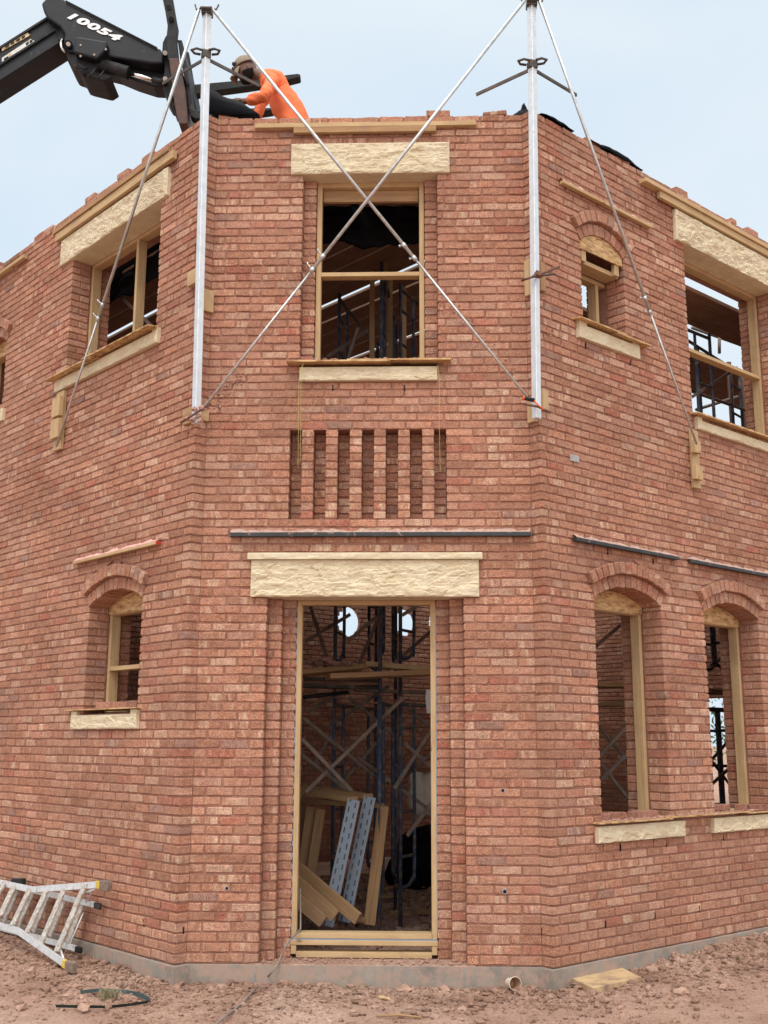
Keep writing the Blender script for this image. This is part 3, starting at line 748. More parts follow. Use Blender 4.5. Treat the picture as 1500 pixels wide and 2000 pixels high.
# door buck
mb = MB(); a, b = F_DOOR.u0+2*F_STEP+.004, F_DOOR.u1-2*F_STEP-.004; zt = F_DOOR.z1-.003
DV1, DV0 = -.215, -.305
mb.fbox(PF, a, a+.04, DV0, DV1, .005, zt); mb.fbox(PF, b-.04, b, DV0, DV1, .005, zt)
mb.fbox(PF, a+.04, b-.04, DV0, DV1, zt-.035, zt)
mb.fbox(PF, a+.04, b-.04, DV0-.02, DV1+.012, .115, .153); mb.fbox(PF, a-.004, b+.004, DV0-.01, DV1+.016, .068, .104)
mb.fbox(PF, a, a+.04, DV0, DV1+.012, .004, .066); mb.fbox(PF, b-.04, b, DV0, DV1+.012, .004, .066); mb.fbox(PF, a+.04, b-.04, DV0, DV1+.014, -.02, .022)
dfr = mb.build('door_frame', M['pine'], BLD, bevel=.003)
mb = MB(); mb.fbox(PF, a-.006, a+.001, DV0, DV1+.004, .16, zt-.05); mb.fbox(PF, b-.001, b+.006, DV0, DV1+.004, .16, zt-.05); mb.fbox(PF, a, b, DV0, DV1+.010, .104, .1145)
mb.build('flashing_tape', M['tape'], dfr)
# threshold slab inside the reveal
mb = MB(); mb.fbox(PF, F_DOOR.u0-.06, F_DOOR.u1+.06, -.5, .02, -.3, ZR[0]+.004)
ts = mb.build('threshold', M['dirt'], BLD, bevel=.01)

# pipes, weep holes, a grey block let into the wall
for pl, px, py, r, prou in ((PF, 982, 1544, .012, .004), (PF, 985, 1740, .014, .045), (PF, 443, 1735, .011, .004)):
    u, z = pl.uz(px, py); mb = MB(); n = 16
    ring = lambda rr, v: [pl.pt(u+rr*math.cos(2*math.pi*k/n), v, z+rr*math.sin(2*math.pi*k/n)) for k in range(n)]
    o_, i_, ob, ib = ring(r*1.35, prou), ring(r, prou), ring(r*1.35, -.03), ring(r, prou-.002)
    for k in range(n):
        k2 = (k+1) % n
        mb.poly([o_[k], o_[k2], i_[k2], i_[k]]); mb.poly([ob[k], ob[k2], o_[k2], o_[k]])
    mb.poly(ib, mi=1); mb.build('drain_pipe', [M['pipe'], M['hole_shade']], BLD)  # dark disc across the mouth paints the shade inside the pipe
WEEP = [(PF, 650, 757), (PF, 790, 757), (PF, 1058, 1818), (PL, 237, 1103), (PL, 281, 1802), (PL, 358, 1817), (PR, 1187, 1077), (PR, 1276, 1096), (PR, 1356, 1118),
        (PR, 1212, 1655), (PR, 1302, 1647), (PR, 1413, 1635), (PR, 1183, 1805), (PR, 1279, 1788), (PR, 1366, 1774), (PR, 1447, 1757), (PR, 1144, 675), (PR, 1231, 708)]
for pl, px, py in WEEP:
    u, z = pl.uz(px, py); mb = MB(); mb.fbox(pl, u-.0045, u+.0045, -.006, .0035, z-.026, z+.022); mb.build('weep_hole_shade', M['hole_shade'], BLD)  # dark box on the brick face, painted shade in place of an open joint
u, z = PR.uz(1122, 895); mb = MB(); mb.fbox(PR, u-.055, u+.055, -.004, .006, z-.03, z+.026); mb.build('patch_block', M['block'], BLD, bevel=.004)
# ------------------------------------------------------------------ ground
def vnoise(x, y, seed):
    r = np.random.default_rng(seed); T = r.random((256, 256))
    xi, yi = np.floor(x).astype(int), np.floor(y).astype(int); fx, fy = x-xi, y-yi
    fx, fy = fx*fx*(3-2*fx), fy*fy*(3-2*fy)
    g = lambda a, b: T[a % 256, b % 256]
    return (g(xi, yi)*(1-fx)+g(xi+1, yi)*fx)*(1-fy)+(g(xi, yi+1)*(1-fx)+g(xi+1, yi+1)*fx)*fy-.5
def wall_dist(x, y):
    "metres in front of the building's outer faces (negative inside)"
    d = None
    for pl in (PF, PL, PR):
        q = (x-pl.O.x)*pl.n.x+(y-pl.O.y)*pl.n.y
        d = q if d is None else np.maximum(d, q)
    return d
def ground_z(x, y):
    x, y = np.asarray(x, float), np.asarray(y, float)
    d = wall_dist(x, y); near = np.exp(-np.clip(d-.03, 0, None)/.50); inside = d < -.2
    z = np.full(x.shape, -.165)
    z = z+.055*np.clip((-x-1.2)/1.6, 0, 1.2)*near+.065*np.clip((x-1.2)/1.4, 0, 1.3)*near
    amp = np.where(inside, .03, .020+.045*near)
    fall = np.exp(-(np.hypot(x, y-9)/14)**4)
    n = vnoise(x*1.1, y*1.1, 1)*.10*.35
    rough = (np.abs(vnoise(x*6, y*6, 2))*1.0+np.abs(vnoise(x*13, y*13, 3))*.75+np.abs(vnoise(x*29, y*29, 4))*.5+np.abs(vnoise(x*55, y*55, 5))*.3)
    patch = np.clip(vnoise(x*1.6, y*1.6, 8)*2.2+.55, .12, 1)
    return z+(n+amp*(rough-.45)*patch*1.6)*fall+np.where(inside, .05*fall, 0)
cx = np.concatenate([-np.geomspace(600, 5.2, 24), np.arange(-5, 5, .0135), np.geomspace(5.2, 600, 24)])
cy = np.concatenate([-np.geomspace(600, 6.0, 18)+11.5, np.arange(6.6, 11.2, .0135), np.linspace(11.3, 18, 90), np.geomspace(19, 700, 24)])
X, Y = np.meshgrid(cx, cy); Z = ground_z(X, Y)
nx, ny = len(cx), len(cy)
me = bpy.data.meshes.new('ground'); idx = np.arange(nx*ny).reshape(ny, nx)
fa = np.stack([idx[:-1, :-1], idx[:-1, 1:], idx[1:, 1:], idx[1:, :-1]], -1).reshape(-1, 4)
me.vertices.add(nx*ny); me.vertices.foreach_set('co', np.stack([X, Y, Z], -1).ravel())
me.loops.add(fa.size); me.loops.foreach_set('vertex_index', fa.ravel().astype(np.int32))
me.polygons.add(len(fa)); me.polygons.foreach_set('loop_start', np.arange(0, fa.size, 4, dtype=np.int32))
me.polygons.foreach_set('loop_total', np.full(len(fa), 4, np.int32)); me.polygons.foreach_set('use_smooth', np.ones(len(fa), bool))
me.update(calc_edges=True); me.materials.append(M['dirt'])
gr = link('ground', me); tag(gr, kind='structure')
def gz(x, y): return float(ground_z(np.array([x]), np.array([y]))[0])

# clods: crumbled soil strewn in front of the walls and on the floor inside
bm = bmesh.new(); bmesh.ops.create_icosphere(bm, subdivisions=1, radius=1)
ico_v = np.array([v.co[:] for v in bm.verts]); ico_f = np.array([[v.index for v in f.verts] for f in bm.faces]); bm.free()
def scatter(n, xr, yr, accept, rlo, rhi, seed):
    r = np.random.default_rng(seed); out = []
    x = r.uniform(*xr, n*6); y = r.uniform(*yr, n*6); d = wall_dist(x, y)
    keep = accept(x, y, d, r); x, y, d = x[keep][:n], y[keep][:n], d[keep][:n]; m = len(x)
    rad = rlo*(rhi/rlo)**(r.random(m)**2.6)
    k = 1+r.normal(0, .25, (m, len(ico_v)))
    sq = np.stack([r.uniform(.75, 1.35, m), r.uniform(.75, 1.35, m), r.uniform(.5, .9, m)], -1)
    th = r.uniform(0, 6.28, m); v = ico_v[None]*k[:, :, None]*sq[:, None]*rad[:, None, None]
    c, s = np.cos(th)[:, None], np.sin(th)[:, None]
    vx, vy = v[:, :, 0]*c-v[:, :, 1]*s, v[:, :, 0]*s+v[:, :, 1]*c
    P = np.stack([vx+x[:, None], vy+y[:, None], v[:, :, 2]+(ground_z(x, y)+rad*.18)[:, None]], -1)
    col = np.repeat((r.uniform(.66, 1.06, m)[:, None]*np.array([[1, .97, .95]])), len(ico_v), 0)
    return P.reshape(-1, 3), (ico_f[None]+(np.arange(m)*len(ico_v))[:, None, None]).reshape(-1, 3), col
def clods(name, sets):
    vs, fs, cs = [], [], []; o = 0
    for p, f, c in sets: vs.append(p); fs.append(f+o); cs.append(c); o += len(p)
    vs, fs, cs = np.concatenate(vs), np.concatenate(fs), np.concatenate(cs)
    me = bpy.data.meshes.new(name); me.from_pydata(vs.tolist(), [], fs.tolist())
    at = me.attributes.new('tint', 'FLOAT_COLOR', 'POINT'); at.data.foreach_set('color', np.concatenate([cs, np.ones((len(cs), 1))], 1).ravel())
    me.materials.append(M['clod']); o = link(name, me); tag(o, kind='stuff'); return o
band = lambda sc, lo: (lambda x, y, d, r: (d > lo) & (r.random(len(x)) < np.exp(-np.clip(d, 0, None)/sc)))
lump = lambda x, y, d, r: (d > .03) & (r.random(len(x)) < np.clip(vnoise(x*1.6, y*1.6, 8)*2.2+.45, .05, 1)*(.10+.9*np.exp(-d/.55)))
clods('soil_clods', [scatter(14000, (-4.2, 4.2), (7.0, 11), band(.42, .035), .005, .034, 1),
                     scatter(13000, (-4, 4), (6.9, 10.5), lump, .003, .019, 2),
                     scatter(2600, (-1.6, 2.2), (8.9, 14.5), lambda x, y, d, r: d < -.45, .012, .05, 3)])

# ------------------------------------------------------------------ single stones
STN = [(433, 1928, .055, 'pale pink stone lying alone between the black strap and the grey cord'),
       (43, 1968, .045, 'pale stone lying at the bottom left of the dirt'),
       (163, 1970, .055, 'pointed reddish stone lying across the lower run of the black strap'),
       (131, 1947, .04, 'flat reddish stone just left of the dry weed inside the strap loop'),
       (157, 1944, .03, 'small stone lying beside the upper end of the black strap'),
       (793, 1923, .05, 'reddish stone at the concrete under the doorway, leftmost of three in a row'),
       (820, 1924, .032, 'small round stone second in the row under the doorway'),
       (868, 1932, .05, 'long flat stone third in the row under the doorway left of the cup'),
       (903, 1973, .04, 'upright pale stone on the smooth dirt in front of the doorway'),
       (849, 1986, .032, 'pale flat stone close to the thin stick near the bottom'),
       (1329, 1938, .06, 'large reddish stone on the dirt to the right of the timber offcut'),
       (1415, 1925, .045, 'squarish stone far right on the rough dirt'),
       (1274, 1888, .05, 'reddish clod leaning on the foundation just beyond the timber offcut'),
       (932, 1940, .03, 'small stone lying left below the paper cup'),
       (60, 1895, .05, 'brown clod lying below the left end of the ladder')]
for px, py, r, lab in STN:
    p = at_z(px, py, -.17); p = at_z(px, py, gz(p.x, p.y)+r*.4)
    mb = MB(); mb.blob((p.x, p.y, gz(p.x, p.y)+r*.32), r*.85, 2, .38, sq=(1.15, .85, .7))
    tag(mb.build('stone', M['stoneclod']), lab, 'stone', 'single stones on the dirt')
# thin sticks and chips
for px0, py0, px1, py1, lab in ((735, 1988, 823, 1992, 'thin grey stick lying on the smooth dirt near the bottom'),):
    a, b = at_z(px0, py0, -.165), at_z(px1, py1, -.165); a.z, b.z = gz(a.x, a.y)+.012, gz(b.x, b.y)+.012
    mb = MB(); mb.tube([a, lerp(a, b, .5)+V(0, .01, .01), b], [.007, .009, .006], 7); tag(mb.build('stick', M['weathered'], smooth=True), lab, 'stick')
p = at_z(750, 1948, -.165); mb = MB(); mb.blob((p.x, p.y, gz(p.x, p.y)+.012), .05, 2, .25, sq=(1.3, .6, .22)); tag(mb.build('wood_chip', M['pine']), 'flat pale wood chip lying on the dirt below the doorway', 'wood chip')

# ------------------------------------------------------------------ strap, weed, cord, cup, timber
def on_ground(pts, lift=.012):
    out = []
    for px, py in pts:
        p = at_z(px, py, -.165); z = gz(p.x, p.y)+lift; p = at_z(px, py, z); out.append(p)
    return out
def strip(name, pts, wdt, m, tilt=.6):
    mb = MB(); L_ = []
    for k, p in enumerate(pts):
        a = (pts[min(k+1, len(pts)-1)]-pts[max(k-1, 0)]).normalized(); sd = V(0, 0, 1).cross(a).normalized()
        w_ = (sd*math.cos(tilt)+V(0, 0, math.sin(tilt)))*wdt/2; L_.append((p+w_, p-w_))
    th = V(0, 0, .0025)
    for (a, b), (c, d) in zip(L_[:-1], L_[1:]): mb.hexa([b, a, a+V(0, .002, 0)+th*0, b+V(0, .002, 0), d, c, c+V(0, .002, 0), d+V(0, .002, 0)])
    return mb.build(name, m)
def smooth_pts(p, n=6):
    out = []
    for i in range(len(p)-1):
        p0, p1, p2, p3 = p[max(i-1, 0)], p[i], p[i+1], p[min(i+2, len(p)-1)]
        for k in range(n):
            t = k/n; out.append(.5*((2*p1)+(p2-p0)*t+(2*p0-5*p1+4*p2-p3)*t*t+(3*p1-p0-3*p2+p3)*t**3))
    return out+[p[-1]]
sp = on_ground([(157, 1938), (200, 1934), (247, 1937), (277, 1945), (291, 1955), (268, 1960), (217, 1966), (160, 1966), (109, 1965)], .022)
tag(strip('strap', smooth_pts(sp, 5), .024, M['strap'], 1.0), 'dark green plastic strap lying in an open loop on the dirt', 'strap')
p = on_ground([(213, 1950)])[0]; mb = MB()
for k in range(240):
    t = random.uniform(0, 6.28); l = random.uniform(.03, .085); a = p+V(random.gauss(0, .03), random.gauss(0, .02), 0)
    tip = a+V(math.cos(t)*l*.6, math.sin(t)*l*.5, l*random.uniform(.5, 1.1)); md = lerp(a, tip, .55)+V(0, 0, .015)
    sd = V(-math.sin(t), math.cos(t), 0)*.0018
    mb.poly([a-sd, a+sd, md+sd, md-sd]); mb.poly([md-sd, md+sd, tip+sd*.3, tip-sd*.3])
tag(mb.build('dry_weed', M['straw']), 'tuft of dry yellowish weed growing inside the strap loop', 'weed')
cp = [PF.hit(586, 1735, -.32), PF.hit(587, 1805, -.25), PF.hit(584, 1818, -.20), PF.hit(563, 1840, -.02), PF.hit(550, 1865, .02), PF.hit(543, 1882, .05), PF.hit(528, 1902, .08)]
cp += on_ground([(513, 1916), (490, 1940), (470, 1962), (440, 1985), (405, 2015), (330, 2070)], .014)
mb = MB(); mb.tube(smooth_pts(cp, 6), .0065, 8); tag(mb.build('cord', M['cord'], smooth=True), 'grey electric cord running from the doorway sill down onto the dirt', 'cord')
# paper cup on its side, mouth towards the viewer
p = PF.hit(1000, 1920, .13); p.z = max(p.z, gz(p.x, p.y)+.042); ax = V(.28, -.93, .12).normalized()
cupR = thing('paper_cup', p, 'empty paper cup lying on its side by the foundation below the right door jamb', 'cup')
def lathe(mb, base, ax, prof, n=24, mi=0):
    ax = Vector(ax).normalized(); u = ax.orthogonal().normalized(); w_ = ax.cross(u); rows = []
    for h, r in prof: rows.append([Vector(base)+ax*h+(u*math.cos(6.2832*k/n)+w_*math.sin(6.2832*k/n))*r for k in range(n)])
    for a, b in zip(rows[:-1], rows[1:]):
        for k in range(n): mb.poly([a[k], a[(k+1) % n], b[(k+1) % n], b[k]], mi=mi)
mb = MB(); lathe(mb, p-ax*.05, ax, [(0, 0.001), (0, .031), (.105, .044), (.107, .047), (.110, .047), (.111, .0435)]); mb.build('cup_wall', M['cup'], cupR, smooth=True)
mb = MB(); lathe(mb, p-ax*.05, ax, [(.110, .0432), (.012, .0298), (.01, .001)]); mb.build('cup_inside', M['cupin'], cupR, smooth=True)
# short timber offcut lying on the dirt
c0 = [at_z(px, py, -.11) for px, py in ((1116, 1910), (1214, 1889), (1253, 1908), (1158, 1929))]
mb = MB(); lo4 = [Vector((q.x, q.y, gz(q.x, q.y)-.03)) for q in c0]; mb.hexa([lo4[3], lo4[2], lo4[1], lo4[0], c0[3], c0[2], c0[1], c0[0]])
tag(mb.build('timber_offcut', M['muddy'], bevel=.004), 'short thick timber offcut smeared with mud lying by the right corner', 'timber')

# ------------------------------------------------------------------ step ladder lying on its side against the left wall
lad = thing('step_ladder', at_z(60, 1880, -.13), 'muddy aluminium step ladder with flared feet lying on its side against the left wall', 'ladder')
def lw(x, y, v): return PL.hit(x*.16, 1680+y*.16, v)          # from the enlarged view (6.25 x)
def rail(name, pts, v, w_=.052, t=.022, m='ladder'):
    P_ = [lw(x, y, vv) for (x, y), vv in zip(pts, v)]; mb = MB()
    for a, b in zip(P_[:-1], P_[1:]): mb.beam(a, b+(b-a).normalized()*.006, V(0, 0, 1)-NL*.2, w_, t)
    return mb.build(name, M[m], lad, bevel=.003)
vU, vD = .13, .36
rail('front_rail', [(-420, 150), (0, 275), (400, 362), (1190, 302)], [vU]*4)
rail('front_rail', [(-420, 640), (0, 800), (220, 862), (800, 1270)], [vD-.03, vD, vD, vD+.05])
rail('rear_rail', [(-300, 215), (560, 405), (1165, 548)], [.045, .05, .06], .045)
rail('rear_rail', [(-300, 745), (345, 915), (935, 1082)], [.16, .15, .14], .045)
for k, (a, b) in enumerate((((60, 260), (-170, 670)), ((175, 310), (0, 690)), ((365, 355), (150, 800)), ((575, 360), (325, 895)), ((790, 345), (495, 1025)), ((1030, 320), (690, 1120)))):
    P0, P1 = lw(*a, vU+.005), lw(*b, vD-.0+.01*max(0, k-3)); mb = MB(); mb.beam(P0, P1, DL, .062, .022); mb.build('tread', M['rung'], lad, bevel=.005)
for a, b in (((225, 370), (40, 760)), ((410, 395), (220, 815)), ((590, 440), (405, 880)), ((790, 490), (605, 935)), ((1010, 540), (820, 1010))):
    mb = MB(); mb.beam(lw(*a, .055), lw(*b, .145), DL, .056, .018); mb.build('rear_tread', M['rung'], lad, bevel=.004)
for pts, v, mm, nm in (([(1185, 302), (1245, 300)], vU, 'yellowtip', 'end_cap'), ([(1240, 300), (1340, 318)], vU, 'rubber', 'foot'), ([(775, 1255), (825, 1288)], vD+.05, 'yellowtip', 'end_cap'), ([(820, 1285), (915, 1318)], vD+.05, 'rubber', 'foot'),
                      ([(1160, 548), (1225, 570)], .06, 'blackdull', 'rear_foot'), ([(930, 1082), (990, 1105)], .14, 'blackdull', 'rear_foot')):
    mb = MB(); wv = .075 if nm == 'foot' else (.06 if nm == 'end_cap' else .045); mb.beam(lw(*pts[0], v), lw(*pts[1], v), V(0, 0, 1), wv, .045 if nm == 'foot' else .03); mb.build(nm, M[mm], lad, bevel=.006)
for a, va, b, vb in (((1010, 420), .13, (1175, 345), vU), ((730, 1060), vD-.02, (785, 1230), vD+.03), ((1075, 500), .06, (1115, 390), .11)):
    mb = MB(); mb.tube([lw(*a, va), lw(*b, vb)], .009, 8); mb.build('stay', M['ladder'], lad, smooth=True)
mb = MB(); mb.beam(lw(160, 262, .10), lw(290, 262, .10), V(0, 0, 1), .055, .05); mb.build('hinge_block', M['blackdull'], lad, bevel=.01)
mb = MB(); mb.tube([lw(1020, 640, .06), lw(850, 1030, .14), lw(780, 1150, .15)], .006, 7); mb.build('stay', M['ladder'], lad, smooth=True)

# ------------------------------------------------------------------ timbers bedded along the wall tops
def board(pl, u0, u1, v0, v1, z0, z1, name, m, lab, cat, group=None, tilt=0, bev=.003):
    mb = MB(); c = []
    for z in (z0, z1):
        for u, v in ((u0, v1), (u1, v1), (u1, v0), (u0, v0)): c.append(pl.pt(u, v, z+tilt*(u-u0)))
    mb.hexa(c); o = mb.build(name, m, bevel=bev); return tag(o, lab, cat, group)
WT = 'timbers laid along the wall top'
board(PF, -1.105, .767, -.10, .045, 6.640, 6.680, 'timber', M['pine'], 'long pine plank lying along the top of the front wall', 'timber', WT)
board(PF, -.775, .43, .012, .05, 6.585, 6.636, 'timber', M['weathered'], 'shorter pine batten under the plank on the front wall top', 'timber', WT)
board(PL, .50, 2.70, -.02, .075, 6.60, 6.64, 'timber', M['weathered'], 'long plank along the left wall top above the stone lintel', 'timber', WT, tilt=-.006)
board(PL, .44, 2.66, .015, .06, 6.515, 6.596, 'timber', M['pine'], 'upright board under the plank above the left stone lintel', 'timber', WT, tilt=-.006)
board(PR, 1.50, 4.3, -.05, .075, 6.615, 6.655, 'timber', M['pine'], 'long plank along the right wall top above the stone lintel', 'timber', WT)
board(PR, 1.745, 4.2, .015, .055, 6.545, 6.612, 'timber', M['pine'], 'upright board under the plank above the right stone lintel', 'timber', WT)
board(PL, 3.40, 4.8, .01, .06, 6.585, 6.625, 'timber', M['pine'], 'short board along the far left wall top', 'timber', WT)
# thin ledges nailed to the wall with mortar droppings on them
def ledge(pl, u0, u1, z, h, dep, m, lab, topm, name, cat, grp, red=False):
    t = thing(name, pl.pt((u0+u1)/2, .02, z), lab, cat, grp)
    mb = MB(); mb.fbox(pl, u0, u1, .008, dep, z, z+h); o = mb.build('batten_body', m, t, bevel=.003)
    mb = MB(); n = int((u1-u0)/.018)
    i0 = len(mb.v)
    for i in range(n+1):
        u = lerp(u0+.004, u1-.004, i/n); hh = .022+.018*mnoise.noise(V(u*9, z, 1))+.012*mnoise.noise(V(u*31, z, 2)); fr = dep*(.93+.1*mnoise.noise(V(u*12, 5, z)))
        mb.v += [tuple(pl.pt(u, .004, z+h+max(.008, hh)*1.3)), tuple(pl.pt(u, dep*.6, z+h+max(.004, hh*.8))), tuple(pl.pt(u, fr, z+h+.001))]
    for i in range(n):
        a = i0+i*3
        for q in ((a, a+1, a+4, a+3), (a+1, a+2, a+5, a+4)): mb.f.append(q[::-1] if pl is not PL else q); mb.uv.append([(0, 0)]*4); mb.m.append(0)
    mb.build('mortar_droppings', topm, t, smooth=True)
    if red:
        mb = MB(); mb.fbox(pl, u0-.004, u0+.004, .006, dep+.002, z-.002, z+h+.002); mb.build('painted_end', M['red'], t)
    return t
BT = 'thin battens fixed level on the brick face'
ledge(PF, -1.205, 1.142, 3.118, .032, .055, M['batten'], 'long black batten across the front above the door lintel', M['droppale'], 'wall_batten', 'batten', BT)
ledge(PL, .43, 1.855, 3.105, .026, .05, M['pine'], 'pale wooden batten with pink top above the lower left arch', M['pink'], 'wall_batten', 'batten', BT, red=True)
ledge(PR, .336, 1.593, 6.185, .03, .05, M['pine'], 'pale wooden batten with pink top above the small upper arch', M['pink'], 'wall_batten', 'batten', BT)
ledge(PR, .352, 1.754, 3.112, .028, .055, M['batten'], 'black batten above the first tall arched window on the right wall', M['droppale'], 'wall_batten', 'batten', BT)
ledge(PR, 1.951, 3.30, 3.112, .028, .055, M['batten'], 'black batten above the second tall arched window at the right edge', M['droppale'], 'wall_batten', 'batten', BT)

# ------------------------------------------------------------------ sheets protecting the sills, loose bricks on them
def sheet(pl, u0, u1, v0, v1, z, lab, tilt=0., th=.012, dz=0., m='osb'):
    mb = MB(); c = []
    for zz in (z, z+th):
        for u, v in ((u0, v1), (u1, v1), (u1, v0), (u0, v0)): c.append(pl.pt(u, v, zz+tilt*(v-v0)+dz*(u-u0)))
    mb.hexa(c); o = mb.build('strand_board', M[m], bevel=.0015); return tag(o, lab, 'board', 'boards protecting the window sills')
sheet(PF, -.785, .05, -.12, .10, 4.545, 'strand board on the front upper sill, the lower one on the left', -.05, .014)
sheet(PF, -.30, .34, -.13, .085, 4.562, 'strand board in the middle of the front upper sill', -.06)
sheet(PF, .2, .535, -.12, .09, 4.552, 'short strand board at the right end of the front upper sill', -.03, .016)
sheet(PL, .60, 1.78, -.20, .13, 5.03, 'strand board on the upper left sill near the corner', -.10)
sheet(PL, 1.60, 2.56, -.20, .12, 5.022, 'strand board on the upper left sill, its far half hanging out', -.12)
sheet(PL, .62, 1.84, -.2, .055, 1.806, 'thin strand board lying on the lower left arched window sill', 0., .010)
sheet(PR, .46, 1.10, -.20, .09, 5.022, 'strand board on the small upper right sill', -.08)
sheet(PR, .95, 1.44, -.20, .09, 5.015, 'second strand board overlapping on the small upper right sill', -.10)
sheet(PR, 2.12, 3.9, -.20, .09, 4.545, 'long strand board on the sill of the wide upper right window', -.12, .016)
sheet(PR, .50, 1.44, -.205, .075, .945, 'strand board covered in brick crumbs on the first tall window sill', 0., .012)
sheet(PR, 1.36, 2.62, -.02, .075, .955, 'strand board bridging the two tall window sills', 0., .012)
sheet(PR, 2.58, 3.3, -.205, .07, .945, 'strand board on the second tall window sill', 0., .012)
def loose_brick(pl, u, v, z, rot, lab, half=False, g='loose bricks left on the window sills'):
    mb = MB(); L_, W_, H_ = (.1 if half else .2), .092, .057; d = pl.d*math.cos(rot)+pl.n*math.sin(rot); e = -pl.d*math.sin(rot)+pl.n*math.cos(rot); c = pl.pt(u, v, z)
    mb.hexa([c+d*(sx*L_/2)+e*(sy*W_/2)+V(0, 0, zz) for zz in (0, H_) for sx, sy in ((-1, -1), (1, -1), (1, 1), (-1, 1))])
    me_o = mb.build('loose_brick', M['brick'], bevel=.006)
    at = me_o.data.attributes.new('tint', 'FLOAT_COLOR', 'POINT'); bc = brick_colour(); k1 = random.uniform(.6, 1.0); at.data.foreach_set('color', list((bc[0]*k1, bc[1]*k1*.92, bc[2]*k1*1.0, .1))*len(me_o.data.vertices))
    tag(me_o, lab, 'brick', g)
loose_brick(PR, .70, -.07, .958, .35, 'loose brick at the left end of the first tall window sill', True)
loose_brick(PR, .88, -.10, .958, .75, 'pale loose brick second from the left on the first tall window sill')
loose_brick(PR, 1.10, -.05, .958, 1.35, 'loose brick third on the first tall window sill', True)
loose_brick(PR, 1.28, -.09, .958, .3, 'loose brick nearest the post on the first tall window sill')
loose_brick(PR, 2.40, -.12, .968, .3, 'loose brick lying deep in the second tall window sill')
loose_brick(PR, 2.58, .0, .968, 1.2, 'end-on loose brick on the second tall window sill', True)
loose_brick(PR, 2.84, -.01, .958, .45, 'loose brick at the right end of the second tall window sill')
loose_brick(PL, 1.34, -.09, 1.817, .15, 'greyish loose brick on the lower left window sill beside the post')
loose_brick(PL, .83, -.07, 1.817, -.1, 'loose brick at the near end of the lower left window sill')
loose_brick(PL, 1.16, -.14, 1.817, .3, 'half hidden loose brick at the back of the lower left window sill')
loose_brick(PF, -.63, -.05, 4.558, .1, 'broken brick at the left end of the front upper sill', True)
loose_brick(PF, .40, -.06, 4.570, .6, 'broken brick at the right end of the front upper sill', True)
# crumbs of mortar on the boards
def crumbs(pl, u0, u1, v0, v1, z, n, lab, r=(.004, .016)):
    mb = MB()
    for k in range(n): mb.blob(pl.pt(random.uniform(u0, u1), random.uniform(v0, v1), z+.003), random.uniform(*r), 1, .35, sq=(1.2, 1, .6))
    o = mb.build('mortar_crumbs', M['droppings']); tag(o, kind='stuff')
crumbs(PF, -.75, .5, -.10, .07, 4.567, 170, ''); crumbs(PF, -.70, .48, -.12, .02, 4.570, 26, '', (.015, .032)); crumbs(PR, .55, 1.45, -.15, .05, .957, 24, '', (.012, .026)); crumbs(PR, 2.2, 3.2, -.15, .05, .957, 24, '', (.012, .026)); crumbs(PR, .53, 1.5, -.17, .06, .957, 260, ''); crumbs(PR, 1.45, 3.2, -.01, .06, .967, 200, '')
crumbs(PR, 2.2, 3.7, -.15, .05, 4.54, 120, ''); crumbs(PL, .7, 2.4, -.12, .06, 5.025, 90, ''); crumbs(PR, .6, 1.3, -.12, .05, 5.02, 50, '')
crumbs(PF, -.9, .6, -.19, .02, -.018, 200, '', (.003, .013))

# ------------------------------------------------------------------ corner poles with braces
def sq_tube(mb, p0, p1, s, d, t=None): mb.beam(p0, p1, d, s, t or s)
def pole(px0, py0, px1, py1, y, dirx, lab, arms, side):
    a, b = at_y(px0, py0, y), at_y(px1, py1, y)
    t = thing('corner_pole', a, lab, 'pole', 'aluminium corner poles')
    mb = MB(); sq_tube(mb, a, b, .054, dirx); mb.build('post', M['alum'], t, bevel=.004)
    ax = (b-a).normalized()
    # sleeve bracket with handles and arms
    s_ = a+ax*((arms[0].z-a.z)/ax.z) if False else None
    return t, a, b, ax
def on_axis(a, b, py, px=None):
    lo, hi = 0., 1.
    for _ in range(40):
        m_ = (lo+hi)/2; p = lerp(a, b, m_); q = p-CAM
        f = q.y*math.cos(PITCH)+q.z*math.sin(PITCH); u = -q.y*math.sin(PITCH)+q.z*math.cos(PITCH)
        yy = 1000-(FOC*u/f)*math.cos(ROLL)+FOC*q.x/f*math.sin(ROLL)
        if yy > py: lo = m_
        else: hi = m_
    return lerp(a, b, lo)
def bracket(t, a, b, py, arm_l, arm_r, d1, d2):
    c = on_axis(a, b, py); mb = MB(); mb.beam(c-V(0, 0, .035), c+V(0, 0, .035), d1, .072, .072); mb.build('sleeve', M['steel'], t, bevel=.004)
    for d in (d1, d2):      # two open loops for gripping
        for_ = c+d*.04
        e = V(0, 0, 1).cross(d).normalized(); P_ = [for_-e*.035, for_+d*.05-e*.04, for_+d*.085-e*.005, for_+d*.05+e*.035, for_+e*.03]
        mb = MB(); mb.tube([p+V(0, 0, .02) for p in P_], .011, 8); mb.build('handle', M['steel'], t, smooth=True)
    for q in (arm_l, arm_r):
        mb = MB(); st = c+V(0, 0, -.03); mb.beam(st, q, V(0, 0, 1), .028, .012); mb.build('arm', M['steel'], t)
